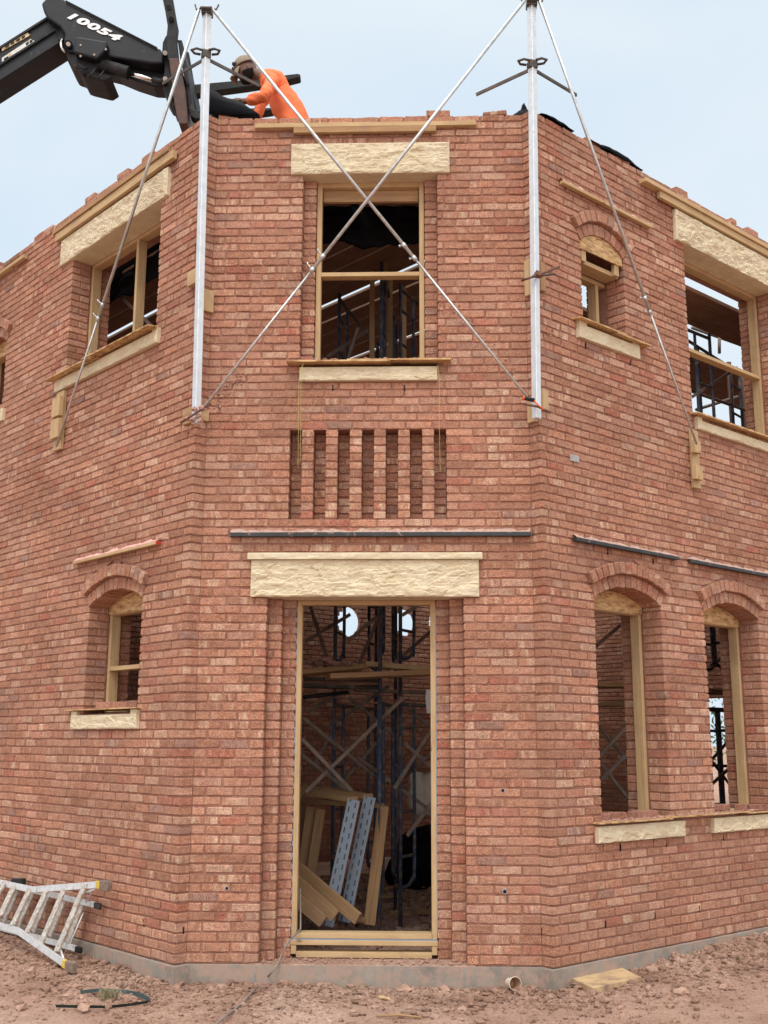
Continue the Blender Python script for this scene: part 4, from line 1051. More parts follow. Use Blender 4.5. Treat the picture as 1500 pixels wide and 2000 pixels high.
def brace(t, p0, p1, kk, r0=.0138, r1=.0098, m='galv'):
    j = lerp(p0, p1, kk); mb = MB(); mb.tube([p0, j], r0, 12); o = mb.build('brace', M[m], t, smooth=True)
    m2 = MB(); m2.tube([lerp(p0, p1, kk-.03), p1], r1, 12); m2.build('inner_tube', M[m], o, smooth=True)
    for q in (kk-.035, kk-.003):
        m3 = MB()
        c = lerp(p0, p1, q); m3.tube([c-(p1-p0).normalized()*.02, c+(p1-p0).normalized()*.02], r0*1.35, 12)
        e = (p1-p0).normalized().cross(V(0, -1, 0)).normalized()*(1 if True else -1); m3.tube([c, c+e*.045+V(0, 0, .025)], .005, 8); m3.tube([c+e*.042+V(0, 0, .012), c+e*.05+V(0, 0, .035)], .007, 8)
        m3.build('clamp', M['galv'], o, smooth=True)
    return o
YL, YR = 8.33, 8.235
tL, aL, bL, xL = pole(383, 828, 405, 16, YL, DL, 'tall aluminium corner pole standing at the left edge of the front wall', [V(0, 0, 0)], 1)
tR, aR, bR, xR = pole(1048, 818, 1038, 2, YR, DR, 'tall aluminium corner pole standing at the right edge of the front wall', [V(0, 0, 0)], -1)
bracket(tL, aL, bL, 108, PL.hit(318, 163, .09), at_y(507, 168, 8.52), (NL*.0+DL*1).normalized()*.0+V(-.74, -.3, 0).normalized(), V(.8, -.2, 0).normalized())
bracket(tR, aR, bR, 128, at_y(930, 185, 8.45), PR.hit(1126, 186, .12), V(-.8, -.25, 0).normalized(), V(.74, -.3, 0).normalized())
topL, topR = on_axis(aL, bL, 24), on_axis(aR, bR, 8)
for t, tp in ((tL, topL), (tR, topR)):
    mb = MB(); mb.beam(tp-V(0, 0, .03), tp+V(0, 0, .018), V(1, 0, 0), .088, .088)
    for s_ in (-1, 1): mb.tube([tp+V(s_*.03, -.03, .02), tp+V(s_*.085, -.05, -.01), tp+V(s_*.10, -.03, .05)], .008, 7)
    mb.tube([tp+V(-.05, -.06, 0), tp+V(.05, -.06, 0)], .012, 8); mb.build('head_clamp', M['steel'], t)
brace(tL, topL+V(.05, -.05, -.005), at_y(1030, 776, 8.20), .665)
brace(tR, topR+V(-.05, -.085, -.005), at_y(400, 793, 8.25), .685)
brace(tL, topL+V(-.06, -.05, -.005), PL.hit(110, 872, .115), .69)
brace(tR, topR+V(.06, -.05, -.005), PR.hit(1361, 868, .115), .69)
# bottom clamps: threaded rods, mortar caked on the left one
for t, pts, m in ((tL, [at_y(352, 826, 8.26), at_y(384, 806, 8.26), at_y(412, 788, 8.26)], 'rust'), (tR, [at_y(1022, 789, 8.16), at_y(1050, 794, 8.16), at_y(1074, 806, 8.2)], 'rust'),
                  (tR, [at_y(1018, 548, 8.19), at_y(1050, 538, 8.16), at_y(1092, 521, 8.25)], 'rust'), (tR, [at_y(1040, 540, 8.16), at_y(1084, 535, 8.2)], 'steel')):
    mb = MB(); mb.tube(pts, .010, 8); mb.build('clamp_rod', M[m], t, smooth=True)
mb = MB(); mb.blob(at_y(1052, 536, 8.16), .032, 2, .5); mb.build('clamp_nut', M['rust'], tR)
mb = MB()
for q in ((388, 812), (396, 797), (380, 800), (392, 822), (376, 820), (366, 818)): mb.blob(at_y(*q, 8.27), random.uniform(.018, .03), 2, .5)
mb.build('caked_mortar', M['droppings'], tL)
mb = MB(); mb.tube([at_y(1022, 777, 8.17), at_y(1044, 782, 8.17)], .016, 10); mb.build('tool_handle', M['blackdull'], tR, smooth=True)
mb = MB(); mb.tube([at_y(1021, 777, 8.165), at_y(1025, 778, 8.165)], .019, 10); mb.tube(smooth_pts([at_y(1044, 783, 8.16), at_y(1052, 792, 8.14), at_y(1062, 800, 8.15), at_y(1055, 797, 8.15)], 4), .006, 7); mb.build('orange_cap', M['orange'], tR, smooth=True)

# wooden blocks nailed behind the poles and under the brace feet
WB = 'wooden blocks nailed to the brickwork'
def block(pl, px0, py0, px1, py1, v0, v1, lab, m='pine'):
    u0, z1 = pl.uz(px0, py0, v1); u1, z0 = pl.uz(px1, py1, v1); u0, u1 = min(u0, u1), max(u0, u1)
    mb = MB(); mb.fbox(pl, u0, u1, v0, v1, z0, z1); tag(mb.build('wooden_block', M[m], bevel=.003), lab, 'wooden block', WB)
SLp = Pl(CL, -NL, -DL); SRp = Pl(CR, -NR, -DR)
block(PL, 366, 532, 382, 551, .004, .05, 'small block at mid height left of the left corner pole')
block(SLp, 397, 562, 417, 611, .004, .034, 'wide block at mid height right of the left corner pole')
block(PL, 357, 800, 374, 824, .004, .04, 'dirty block at the foot of the left corner pole, outer side', 'weathered')
block(SLp, 391, 799, 408, 823, .004, .034, 'block at the foot of the left corner pole, inner side')
block(SRp, 1023, 510, 1040, 573, .004, .034, 'tall block at mid height left of the right corner pole')
block(PR, 1056, 510, 1067, 570, .004, .03, 'tall thin block at mid height right of the right corner pole', 'weathered')
block(SRp, 1029, 787, 1046, 822, .004, .034, 'block at the foot of the right corner pole, front side')
block(PR, 1060, 760, 1072, 801, .004, .03, 'narrow block at the foot of the right corner pole, right side')
def cleat(pl, r0, blocks, lab):
    t = None
    u0, z1 = pl.uz(*r0[0], .035); u1, z0 = pl.uz(*r0[1], .035); u0, u1 = min(u0, u1), max(u0, u1)
    t = thing('brace_cleat', pl.pt((u0+u1)/2, 0, z0), lab, 'cleat', 'cleats holding the brace feet')
    mb = MB(); mb.fbox(pl, u0, u1, .004, .038, z0, z1); mb.build('backing_board', M['pine'], t, bevel=.003)
    for a, b in blocks:
        ua, za = pl.uz(*a, .09); ub, zb = pl.uz(*b, .09); mb = MB(); mb.fbox(pl, min(ua, ub), max(ua, ub), .040, .085, zb, za); mb.build('stop_block', M['pine'], t, bevel=.003)
cleat(PL, ((111, 769), (118, 876)), [((101, 779), (113, 810)), ((98, 822), (111, 852))], 'upright wooden cleat with two blocks under the upper left sill')
cleat(PR, ((1350, 838), (1369, 955)), [((1357, 858), (1371, 886)), ((1360, 908), (1375, 938))], 'upright wooden cleat with two blocks under the wide upper right sill')

# yellow strings hanging from the front upper sill
for pts, lab in (([(590, 712), (584, 745), (583, 830), (582, 912)], 'pair of yellow strings hanging from the left end of the front upper sill'), ([(855, 712), (858, 745), (858, 830), (860, 922)], 'yellow string hanging from the right end of the front upper sill')):
    mb = MB(); P_ = [PF.hit(x, y, v) for (x, y), v in zip(pts, (.06, .10, .06, .02))]
    mb.tube(smooth_pts(P_, 4), .0015, 6)
    if 'pair' in lab: mb.tube(smooth_pts([p+V(.018, -.004, .04) for p in P_], 4), .0015, 6)
    tag(mb.build('string', M['string']), lab, 'string', 'yellow mason strings')
# mortar splashed where the braces meet the wall
mb = MB()
for (x0, y0, x1, y1, n) in ((410, 768, 462, 738, 40), (405, 800, 440, 765, 30), (860, 580, 1010, 735, 46), (1052, 640, 1066, 660, 6)):
    for k in range(n):
        t = random.random(); p = PF.hit(lerp(x0, x1, t)+random.gauss(6, 7), lerp(y0, y1, t)+random.gauss(0, 6), .003); mb.blob(p, random.uniform(.004, .011), 1, .4)
tag(mb.build('mortar_splashes', M['droppings']), kind='stuff')
# ------------------------------------------------------------------ black plastic on the wall tops
def heap(name, cols, lab, m='plastic'):
    "cols: list of cross rows of world points -> a crumpled sheet with a little thickness"
    mb = MB(); n = len(cols[0]); i0 = 0
    for c in cols: mb.v += [tuple(Vector(p)+V(0, 0, .012*mnoise.noise(Vector(p)*11))+V(0, .012*mnoise.noise(Vector(p)*9+V(5, 5, 5)), 0)) for p in c]
    for i in range(len(cols)-1):
        for j in range(n-1):
            a = i*n+j; mb.f.append((a, a+1, a+n+1, a+n)); mb.uv.append([(0, 0)]*4); mb.m.append(0)
    o = mb.build(name, M[m], smooth=True); s = o.modifiers.new('thick', 'SOLIDIFY'); s.thickness = .006
    return tag(o, lab, 'plastic sheet', 'black plastic on the building')
prof = [(404, 176), (416, 179), (427, 184), (438, 193), (450, 199), (464, 203), (478, 211), (490, 221), (503, 234), (512, 246)]
rows = []
for k, y in enumerate((8.50, 8.52, 8.62, 8.75, 8.9, 9.1, 9.3)):
    r_ = []
    for i, (px, py) in enumerate(prof):
        p = at_y(px, py, 8.75); zz = ZTOP+.03 if k == 0 else lerp(ZTOP+.03, p.z, (.45, .85, 1, .97, .85, .6)[k-1])
        r_.append(V(p.x, y, max(zz, ZTOP+.03)))
    rows.append(r_)
heap('plastic_sheet', rows, 'black plastic sheet bunched on the wall top under the worker\'s hand')
mb = MB(); c = at_y(1019, 213, 8.66)
for k in range(2): pass
bm = bmesh.new(); bmesh.ops.create_icosphere(bm, subdivisions=4, radius=1)
for v in bm.verts:
    q = v.co.copy(); h = max(0, q.z); f = 1-.55*h**1.2
    v.co = V(q.x*.145*f+.02*h, q.y*.12*f, q.z*.115+.02*h*h)+V(0, 0, 1)*.012*mnoise.noise(q*4)+V(1, .3, 0)*.014*mnoise.noise(q*6+V(3, 3, 3))
    if q.z > .93: v.co.z += (q.z-.93)*.9
me = bpy.data.meshes.new('plastic_bundle'); bm.to_mesh(me); bm.free(); me.materials.append(M['plastic'])
for p_ in me.polygons: p_.use_smooth = True
o = bpy.data.objects.new('plastic_bundle', me); COL.objects.link(o); o.location = (c.x, c.y, ZTOP+.05)
tag(o, 'black plastic bundle with a twisted tip on the wall beside the right corner pole', 'plastic sheet', 'black plastic on the building')
def topstrip(u0, u1, h, lab):
    rows = []
    for i in range(15):
        u = lerp(u0, u1, i/14); k = math.sin(math.pi*min(1, max(.08, i/14)))
        rows.append([PR.pt(u, v, ZTOP+.006+hh*k) for v, hh in ((.004, .002), (-.004, h*.6), (-.04, h), (-.14, h*.9), (-.3, .01))])
    heap('plastic_sheet', rows, lab)
topstrip(.14, .56, .05, 'black plastic strip on the right wall top next to the corner pole')
topstrip(.80, 1.56, .085, 'long black plastic strip on the right wall top before the pine plank')

# ------------------------------------------------------------------ telescopic handler reaching over from the left
YT = 10.2
def T1(x, y, dy=0): return at_y(x/3.75, y/3.75, YT+dy)          # from the enlarged view of the top left
def T2(x, y, dy=0): return at_y(300+x/4.6875, 60+y/4.6875, YT+dy)
th = thing('telescopic_handler', T1(500, 300, .3), 'black telescopic handler boom with a fork carriage reaching over the left wall', 'forklift')
def slab(name, pts, dy0, dy1, m, parent=th, bev=.012):
    P_ = [Vector(p)+V(0, dy0, 0) for p in pts]; mb = MB(); mb.prism(P_, V(0, dy1-dy0, 0)); return mb.build(name, M[m], parent, bevel=bev)
# boom section, continuing down to the machine out of frame on the left
u0, u1 = T1(318, 75), T1(-10, 283); l0, l1 = T1(430, 262), T1(-10, 540)
du = (u1-u0).normalized(); dl_ = (l1-l0).normalized(); dm = (du+dl_).normalized()
bm_ = slab('boom', [u0, T1(420, 150), l0, l1, l1+dm*7.0, u1+dm*7.0+V(0, 0, -.1), u1], .10, .42, 'black')
e0, e1 = T1(318, 88), T1(-10, 300)
for (a, b), nm in (((lerp(u0, l0, .10), lerp(u1, l1, .08)), 'rib'), ((lerp(u0, l0, .58), lerp(u1, l1, .58)), 'rib')):
    mb = MB(); mb.beam(a+V(0, .09, 0), b+dm*3+V(0, .09, 0), V(0, 0, 1), .022, .03); mb.build(nm, M['blackdull'], bm_)
slab('sticker', [T1(-8, 300), T1(180, 200), T1(205, 215), T1(-8, 335)], .090, .098, 'cream', bm_, 0)
slab('sticker', [T1(-8, 385), T1(205, 245), T1(235, 262), T1(-8, 425)], .090, .098, 'pale', bm_, 0)
# stub letters left on the two stickers
for k, (x, y, w_, h_) in enumerate(((20, 300, 26, 24), (60, 277, 22, 22), (100, 256, 26, 22), (140, 234, 22, 20), (172, 278, 18, 26), (200, 262, 18, 26), (10, 392, 30, 22))):
    slab('sticker_mark', [T1(x, y), T1(x+w_, y-w_*.55), T1(x+w_, y-w_*.55+h_*.55), T1(x, y+h_*.55)], .080, .0895, 'blackdull', bm_, 0)
slab('boom_tip', [T1(325, 70), T1(345, 60), T1(455, 185), T1(470, 240), T1(440, 275), T1(410, 270), T1(425, 190)], .06, .46, 'blackdull', th)
hd = slab('boom_head', [T1(x, y) for x, y in ((302, 22), (330, -6), (350, -30), (470, -8), (480, 5), (1150, 348), (1175, 355), (1195, 400), (1190, 462), (1110, 462), (800, 415), (735, 395), (560, 385), (500, 380), (470, 345), (465, 290), (475, 250), (440, 195), (345, 130), (318, 80))], 0, .5, 'black', th, .02)
slab('boom_web', [T1(x, y) for x, y in ((790, 400), (1190, 470), (1195, 570), (1100, 565), (960, 520), (840, 470), (760, 450))], .16, .38, 'black', th)
slab('valve_cover', [T1(x, y) for x, y in ((565, 310), (600, 306), (800, 340), (798, 395), (725, 470), (552, 420))], -.09, .02, 'black', hd, .02)
slab('valve_block', [T1(x, y) for x, y in ((480, 375), (560, 385), (735, 470), (690, 510), (815, 550), (760, 585), (720, 575), (620, 550), (590, 540), (568, 490), (510, 470), (488, 430))], .02, .4, 'blackdull', th, .02)
for x, y, r in ((500, 322, 32), (605, 528, 20)):
    mb = MB(); mb.tube([T1(x, y, -.05), T1(x, y, .1)], r/3.75*.0049, 20); b_ = mb.build('pin_boss', M['blackdull'], hd, bevel=.004); 
mb = MB(); mb.tube([T1(500, 322, -.065), T1(500, 322, .0)], .022, 16); mb.build('pin', M['zinc'], hd, smooth=False)
mb = MB(); mb.tube(smooth_pts([T1(455, 285, -.02), T1(442, 320, -.03), T1(452, 360, -.03), T1(475, 385, -.02)], 4), .006, 8); mb.tube(smooth_pts([T1(448, 300, -.01), T1(450, 345, -.05), T1(470, 375, -.03)], 4), .008, 8); mb.build('hose', M['zinc'], hd, smooth=True)
mb = MB(); mb.tube([T1(720, 470, .06), T1(940, 535, .06)], .068, 24); cy = mb.build('tilt_cylinder', M['blackdull'], th, smooth=False)
mb = MB(); mb.tube([T1(935, 533, .06), T1(1130, 590, .06)], .024, 16); mb.build('rod', M['chrome'], cy, smooth=True)
mb = MB(); mb.tube([T1(1120, 587, .06), T1(1215, 612, .06)], .035, 16); mb.build('rod_eye', M['blackdull'], cy, smooth=True)
for q0, q1, r_ in (((640, 560), (700, 500), .012), ((700, 575), (760, 520), .010), ((580, 470), (640, 500), .012)):
    mb = MB(); mb.tube(smooth_pts([T1(*q0, -.02), T1((q0[0]+q1[0])/2, (q0[1]+q1[1])/2+14, -.06), T1(*q1, -.02)], 5), r_, 8); mb.build('hose', M['blackdull'], hd, smooth=True)
mb = MB()
for x, y in ((690, 400), (775, 360), (590, 330), (590, 410)): mb = MB(); mb.tube([T1(x, y, -.10), T1(x, y, -.085)], .011, 8); mb.build('bolt', M['zinc'], hd)
mb = MB(); a_, b_ = T1(482, 8, -.012), T1(1150, 352, -.012); mb.beam(a_, b_, V(0, 0, 1), .012, .02); mb.build('edge_trim', M['blackdull'], hd)
slab('wear_mark', [T1(x, y) for x, y in ((1245, 432), (1285, 440), (1300, 462), (1262, 466))], -.104, -.099, 'droppings', fc if False else th, 0) if False else None
# number on the head
cu = bpy.data.curves.new('number', 'FONT'); cu.body = '10054'; cu.size = .30; cu.extrude = .003; cu.shear = .28; cu.offset = .014; cu.space_character = 1.12
to = bpy.data.objects.new('number_tmp', cu); COL.objects.link(to); bpy.context.view_layer.update()
nme = bpy.data.meshes.new_from_object(to.evaluated_get(bpy.context.evaluated_depsgraph_get())); bpy.data.objects.remove(to)
A0, A1 = T1(490, 132, -.006), T1(872, 312, -.006); ex = (A1-A0); wd = ex.length; ex.normalize(); ez = V(0, -1, 0).cross(ex); ez = -ez if ez.z < 0 else ez
xs = [v.co.x for v in nme.vertices]; ys = [v.co.y for v in nme.vertices]; sx = wd/(max(xs)-min(xs)); hh = (T1(530, 92)-T1(505, 138)).length*1.05; sy = hh/(max(ys)-min(ys))
for v in nme.vertices: v.co = A0+ex*((v.co.x-min(xs))*sx)+ez*((v.co.y-min(ys))*sy)+V(0, -v.co.z, 0)
nme.materials.append(M['white']); no = link('number', nme, hd)
# quick hitch and fork carriage
hk = slab('hitch', [T1(x, y) for x, y in ((1228, 205), (1240, 260), (1235, 450), (1250, 560), (1260, 690), (1215, 680), (1180, 620), (1195, 450), (1170, 440), (1120, 440), (1108, 415), (1130, 385), (1175, 375), (1182, 280), (1200, 240))], .06, .44, 'blackdull', th, .015)
for x, y in ((1210, 387), (1210, 577)):
    mb = MB(); mb.tube([T1(x, y, -.02), T1(x, y, .1)], .024, 16); mb.build('pin', M['zinc'], hk)
slab('hitch_lug', [T1(x, y) for x, y in ((1232, 690), (1262, 695), (1285, 750), (1250, 742))], .1, .4, 'blackdull', hk)
fc = slab('carriage', [T1(x, y) for x, y in ((1190, -30), (1266, -30), (1300, 170), (1314, 240), (1305, 330), (1320, 480), (1242, 480), (1232, 320), (1240, 230), (1222, 120))], -.10, -.02, 'blackdull', th, .008)
slab('carriage', [T1(x, y) for x, y in ((1190, -30), (1266, -30), (1300, 170), (1314, 240), (1305, 330), (1320, 480), (1242, 480), (1232, 320), (1240, 230), (1222, 120))], .95, 1.03, 'blackdull', th, .008)
slab('slot_shade', [T1(x, y) for x, y in ((1230, 85), (1262, 85), (1268, 118), (1238, 120))], -.106, -.098, 'hole_shade', fc, 0)  # dark plate on the carriage, painted shade in place of a cut slot
mb = MB(); mb.tube([T1(1254, 138, -.13), T1(1254, 138, -.02)], .026, 14); mb.build('bolt', M['blackdull'], fc, bevel=.003)
slab('carriage_bar', [T1(x, y) for x, y in ((1252, 478), (1322, 474), (1368, 700), (1390, 945), (1380, 955), (1325, 952), (1310, 900), (1282, 740))], -.12, 1.05, 'forkbrown', th, .012)
slab('carriage_back', [T1(x, y) for x, y in ((1306, 312), (1338, 312), (1358, 420), (1392, 620), (1375, 650), (1330, 480))], -.05, 1.0, 'blackdull', th, .01)
def fork(pts_shank, pts_blade, dy, wy):
    P_ = pts_shank+pts_blade; mb = MB(); mb.prism([Vector(p)+V(0, dy, 0) for p in P_], V(0, wy, 0)); return mb.build('fork', M['blackdull'], th, bevel=.01)
# near tine: comes down to the wall top and runs behind the pole; far tine passes behind the worker
fork([T1(1345, 470), T1(1370, 475), T1(1418, 800)], [T1(1440, 815), T1(1760, 800), T1(2000, 795), T1(2000, 815), T1(1760, 850), T1(1430, 878), T1(1395, 855), T1(1380, 800)], -.02, .12)
fork([T2(x, y, .75) for x, y in ((285, 330), (315, 335), (330, 490))], [T2(x, y, .75) for x, y in ((345, 492), (800, 450), (1320, 390), (1345, 400), (1340, 425), (1240, 450), (860, 510), (345, 580), (322, 545))], 0, .12)

# ------------------------------------------------------------------ the worker leaning over the wall top
def W(px, py, y=9.5): return at_y(px, py, y)
DECK = 6.345
def skin(name, chains, m, parent=None, lab=None, extra=None, sub=2):
    "chains: lists of (point, radius); chains share points by identity of rounded position"
    bm = bmesh.new(); lay = {}; rad = []; roots = []
    for ch in chains:
        prev = None
        for p, r in ch:
            k = tuple(round(c, 4) for c in p)
            if k not in lay: lay[k] = bm.verts.new(p); rad.append(r)
            v = lay[k]
            if prev is not None and not bm.edges.get((prev, v)): bm.edges.new((prev, v))
            prev = v
    bm.verts.index_update(); me = bpy.data.meshes.new(name+'_tmp'); bm.to_mesh(me); bm.free()
    o = bpy.data.objects.new(name+'_tmp', me); COL.objects.link(o)
    md = o.modifiers.new('s', 'SKIN'); md.use_smooth_shade = True
    for i, r in enumerate(rad):
        sv = me.skin_vertices[0].data[i]; sv.radius = (r, r) if not isinstance(r, tuple) else r; sv.use_root = (i == 0)
    ss = o.modifiers.new('d', 'SUBSURF'); ss.levels = ss.render_levels = sub
    bpy.context.view_layer.update()
    res = bpy.data.meshes.new_from_object(o.evaluated_get(bpy.context.evaluated_depsgraph_get()))
    bpy.data.objects.remove(o)
    return res
HIP, WST, CH, UP, NK = W(592, 262), W(566, 217), W(545, 183), W(525, 156), W(507, 146)
HD = W(481.5, 138)
SHn, ELn, WRn = W(532, 159, 9.31), W(516, 189, 9.14), W(477, 198.5, 9.22)
SHf, ELf, WRf = W(537, 152, 9.72), W(512, 200, 9.80), W(500, 236, 9.66)
hipz = HIP.z
KN = [V(HIP.x+.05, 9.40, DECK+.50), V(HIP.x+.16, 9.66, DECK+.48)]; FT = [V(HIP.x+.12, 9.38, DECK+.07), V(HIP.x+.30, 9.68, DECK+.07)]
HJ = [V(HIP.x, 9.42, hipz-.06), V(HIP.x+.02, 9.62, hipz-.06)]
person_loc = V(HIP.x, 9.5, DECK)
body = skin('person', [[(HIP, .10), (WST, .10), (CH, .10), (UP, .07), (NK, .052), (lerp(NK, HD, .55), .052), (HD, .07)],
    [(UP, .07), (SHn, .045), (ELn, .042), (WRn, .028), (lerp(WRn, W(466, 197, 9.24), .6), .036)], [(UP, .07), (SHf, .045), (ELf, .042), (WRf, .028), (WRf+V(-.07, 0, -.05), .036)],
    [(HIP, .10), (HJ[0], .085), (KN[0], .055), (FT[0], .04), (FT[0]+V(-.14, 0, -.03), .035)], [(HIP, .10), (HJ[1], .085), (KN[1], .055), (FT[1], .04), (FT[1]+V(-.14, 0, -.03), .035)]], 'skin')
# head: an egg shaped about the face direction, joined with the body into one mesh
fd_ = V(-.90, -.16, -.40).normalized(); upv = V(-.36, -.06, .93); upv = (upv-fd_*upv.dot(fd_)).normalized(); sdv = upv.cross(fd_)
bm = bmesh.new(); bm.from_mesh(body)
hb = bmesh.new(); bmesh.ops.create_uvsphere(hb, u_segments=40, v_segments=28, radius=1)
for v in hb.verts:
    a, s_, u = v.co.x, v.co.y, v.co.z            # a forward, s sideways, u up
    f = a*.104; sd_ = s_*.080; up_ = u*.130
    if u < 0: f += -u*.012*(1 if a > -.2 else 0); sd_ *= 1-.28*u*u; f *= 1-.12*u*u
    nose = math.exp(-((u+.18)/.16)**2-(s_/.17)**2)*(a > .5); f += .030*nose
    f += .008*math.exp(-((u-.2)/.09)**2)*(a > .6)*math.exp(-(s_/.5)**2)           # brow
    f -= .010*math.exp(-((u-.02)/.09)**2-((abs(s_)-.36)/.16)**2)*(a > .5)         # eye sockets
    f += .010*math.exp(-((u+.52)/.07)**2-(s_/.3)**2)*(a > .4)+.008*math.exp(-((u+.66)/.06)**2-(s_/.26)**2)*(a > .35)   # lips
    f += .012*math.exp(-((u+.9)/.16)**2)*(a > 0)
    v.co = HD+fd_*f+sdv*sd_+upv*up_
for s_ in (-1, 1):       # ears
    r_ = bmesh.ops.create_uvsphere(hb, u_segments=14, v_segments=10, radius=1)
    for v in r_['verts']: q = v.co.copy(); v.co = HD+fd_*(q.x*.020-.012)+sdv*(s_*.078+q.y*.009)+upv*(q.z*.034-.008)
tm = bpy.data.meshes.new('t'); hb.to_mesh(tm); hb.free(); bm.from_mesh(tm)
# hands: palm and five bent fingers, the near one gripping the sheet
def hand(wr, ax, out, sc=1.):
    ax = ax.normalized(); out = (out-ax*out.dot(ax)).normalized(); side = ax.cross(out)
    ch = []; pc = wr+ax*.05*sc
    for k, l in enumerate((.072, .082, .078, .062)):
        b_ = wr+ax*.085*sc+side*((k-1.5)*.020*sc); cl = -out
        ch.append([(pc, .026*sc), (b_, .0115*sc), (b_+(ax*.75+cl*.65).normalized()*l*.45*sc, .0095*sc), (b_+(ax*.75+cl*.65).normalized()*l*.45*sc+(ax*.1+cl).normalized()*l*.35*sc, .009*sc), (b_+(ax*.75+cl*.65).normalized()*l*.45*sc+(ax*.1+cl).normalized()*l*.35*sc+(cl*.7-ax*.7).normalized()*l*.25*sc, .0075*sc)])
    tb = wr+ax*.035*sc+side*(-.034*sc); ch.append([(pc, .026*sc), (tb, .013*sc), (tb+(ax*.6-side*.5-out*.5).normalized()*.04*sc, .011*sc), (tb+(ax*.6-side*.5-out*.5).normalized()*.04*sc+(ax*.5-out*.9).normalized()*.032*sc, .009*sc)])
    ch.insert(0, [(pc, .026*sc), (wr, .027*sc)])
    return skin('hand', ch, 'skin', sub=1)
for wr, ax, out in ((lerp(WRn, W(466, 197, 9.24), .15), W(455, 197, 9.24)-WRn, V(-.1, -.25, 1)), (WRf+V(-.03, 0, -.03), V(-.7, 0, -.6), V(-.4, -.3, .8))):
    hm = hand(wr, ax, out, 1.12); bm.from_mesh(hm)
pm = bpy.data.meshes.new('person'); bm.to_mesh(pm); bm.free(); pm.materials.append(M['skin'])
for p_ in pm.polygons: p_.use_smooth = True
person = link('person', pm, None, person_loc)
tag(person, 'man in an orange long sleeved shirt and khaki cap leaning over the wall top', 'person')
def wear(name, me, m, par=person):
    me.name = name; me.materials.clear(); me.materials.append(M[m])
    for p_ in me.polygons: p_.use_smooth = True
    return link(name, me, par)
sh = skin('shirt', [[(lerp(HIP, WST, -.1), .158), (WST, .156), (lerp(WST, CH, .5), .150), (CH, .142), (UP, .105), (lerp(UP, NK, .62), .070)],
    [(UP, .105), (SHn, .070), (lerp(SHn, ELn, .55), .064), (ELn, .060), (lerp(ELn, WRn, .5), .053), (lerp(ELn, WRn, .93), .043)],
    [(UP, .105), (SHf, .068), (ELf, .064), (lerp(ELf, WRf, .9), .046)]], 'shirt', sub=3)
for v in sh.vertices:      # folds
    q = v.co; w1 = V(q.x*9+q.z*16, q.y*7, q.z*5-q.x*3); v.co = q+v.normal*(.010*mnoise.noise(q*7)+.020*abs(mnoise.noise(w1))+.010*abs(mnoise.noise(w1*2.3+V(7, 1, 3)))-.008)
wear('shirt', sh, 'shirt')
pn = skin('trousers', [[(lerp(HIP, WST, .1), .130), (HIP, .135), (HJ[0], .105), (KN[0], .075), (FT[0]+V(0, 0, .06), .062)], [(HIP, .135), (HJ[1], .105), (KN[1], .075), (FT[1]+V(0, 0, .06), .062)]], 'jeans')
wear('trousers', pn, 'jeans')
for f_ in FT:
    bt = skin('boot', [[(f_+V(.03, 0, .05), .055), (f_+V(.02, 0, -.01), .052), (f_+V(-.10, 0, -.022), .046), (f_+V(-.18, 0, -.026), .040)]], 'boot'); wear('boot', bt, 'boot')
# beard over the jaw, cap with a bent peak, dark glasses on the cap
mb = MB(); nlat, nlon = 12, 22
g0 = len(mb.v)
for i in range(nlat+1):
    u = lerp(-.22, -1.03, i/nlat)
    for j in range(nlon+1):
        t = lerp(-2.0, 2.0, j/nlon); rr = math.sqrt(max(0, 1-min(1, abs(u))**2)); a, s_ = math.cos(t)*max(rr, .12), math.sin(t)*max(rr, .12)
        f = a*.109+(-u)*.016*(a > -.2)+.012*math.exp(-((u+.9)/.2)**2); sd_ = s_*.085*(1-.22*u*u)
        mouth = math.exp(-((u+.22)/.34)**4-(t/1.0)**4); k = 1.035-.20*mouth
        mb.v.append(tuple(HD+fd_*f*k+sdv*sd_*k+upv*(u*.140)))
for i in range(nlat):
    for j in range(nlon):
        a = g0+i*(nlon+1)+j; mb.f.append((a, a+1, a+nlon+2, a+nlon+1)); mb.uv.append([(0, 0)]*4); mb.m.append(0)
mb.build('beard', M['beard'], person, smooth=True)
mb = MB(); g0 = len(mb.v); n1, n2 = 12, 32
for i in range(n1+1):
    el = lerp(.06, 1.0, i/n1); zz = math.sin(el*math.pi/2); rr = math.cos(el*math.pi/2)
    for j in range(n2):
        t = 2*math.pi*j/n2; mb.v.append(tuple(HD+fd_*(math.cos(t)*rr*.120-.006)+sdv*(math.sin(t)*rr*.096)+upv*(.034+zz*.118)))
for i in range(n1):
    for j in range(n2):
        a, b_ = g0+i*n2+j, g0+i*n2+(j+1) % n2; mb.f.append((a, b_, b_+n2, a+n2)); mb.uv.append([(0, 0)]*4); mb.m.append(0)
cp_ = mb.build('cap', M['cap'], person, smooth=True); sl = cp_.modifiers.new('t', 'SOLIDIFY'); sl.thickness = .006
mb = MB(); g0 = len(mb.v)
for i in range(9):
    r_ = lerp(.085, .178, i/8)
    for j in range(15):
        t = lerp(-.78, .78, j/14); dr_ = 1-.12*(t/.78)**2*(i/8)
        mb.v.append(tuple(HD+fd_*(r_*dr_*math.cos(t*.85))+sdv*(math.sin(t)*.104)+upv*(.050-.085*(i/8)-.034*(t/.78)**2)))
for i in range(8):
    for j in range(14):
        a = g0+i*15+j; mb.f.append((a, a+1, a+16, a+15)); mb.uv.append([(0, 0)]*4); mb.m.append(0)
pk = mb.build('peak', M['cap'], cp_, smooth=True); sl = pk.modifiers.new('t', 'SOLIDIFY'); sl.thickness = .006
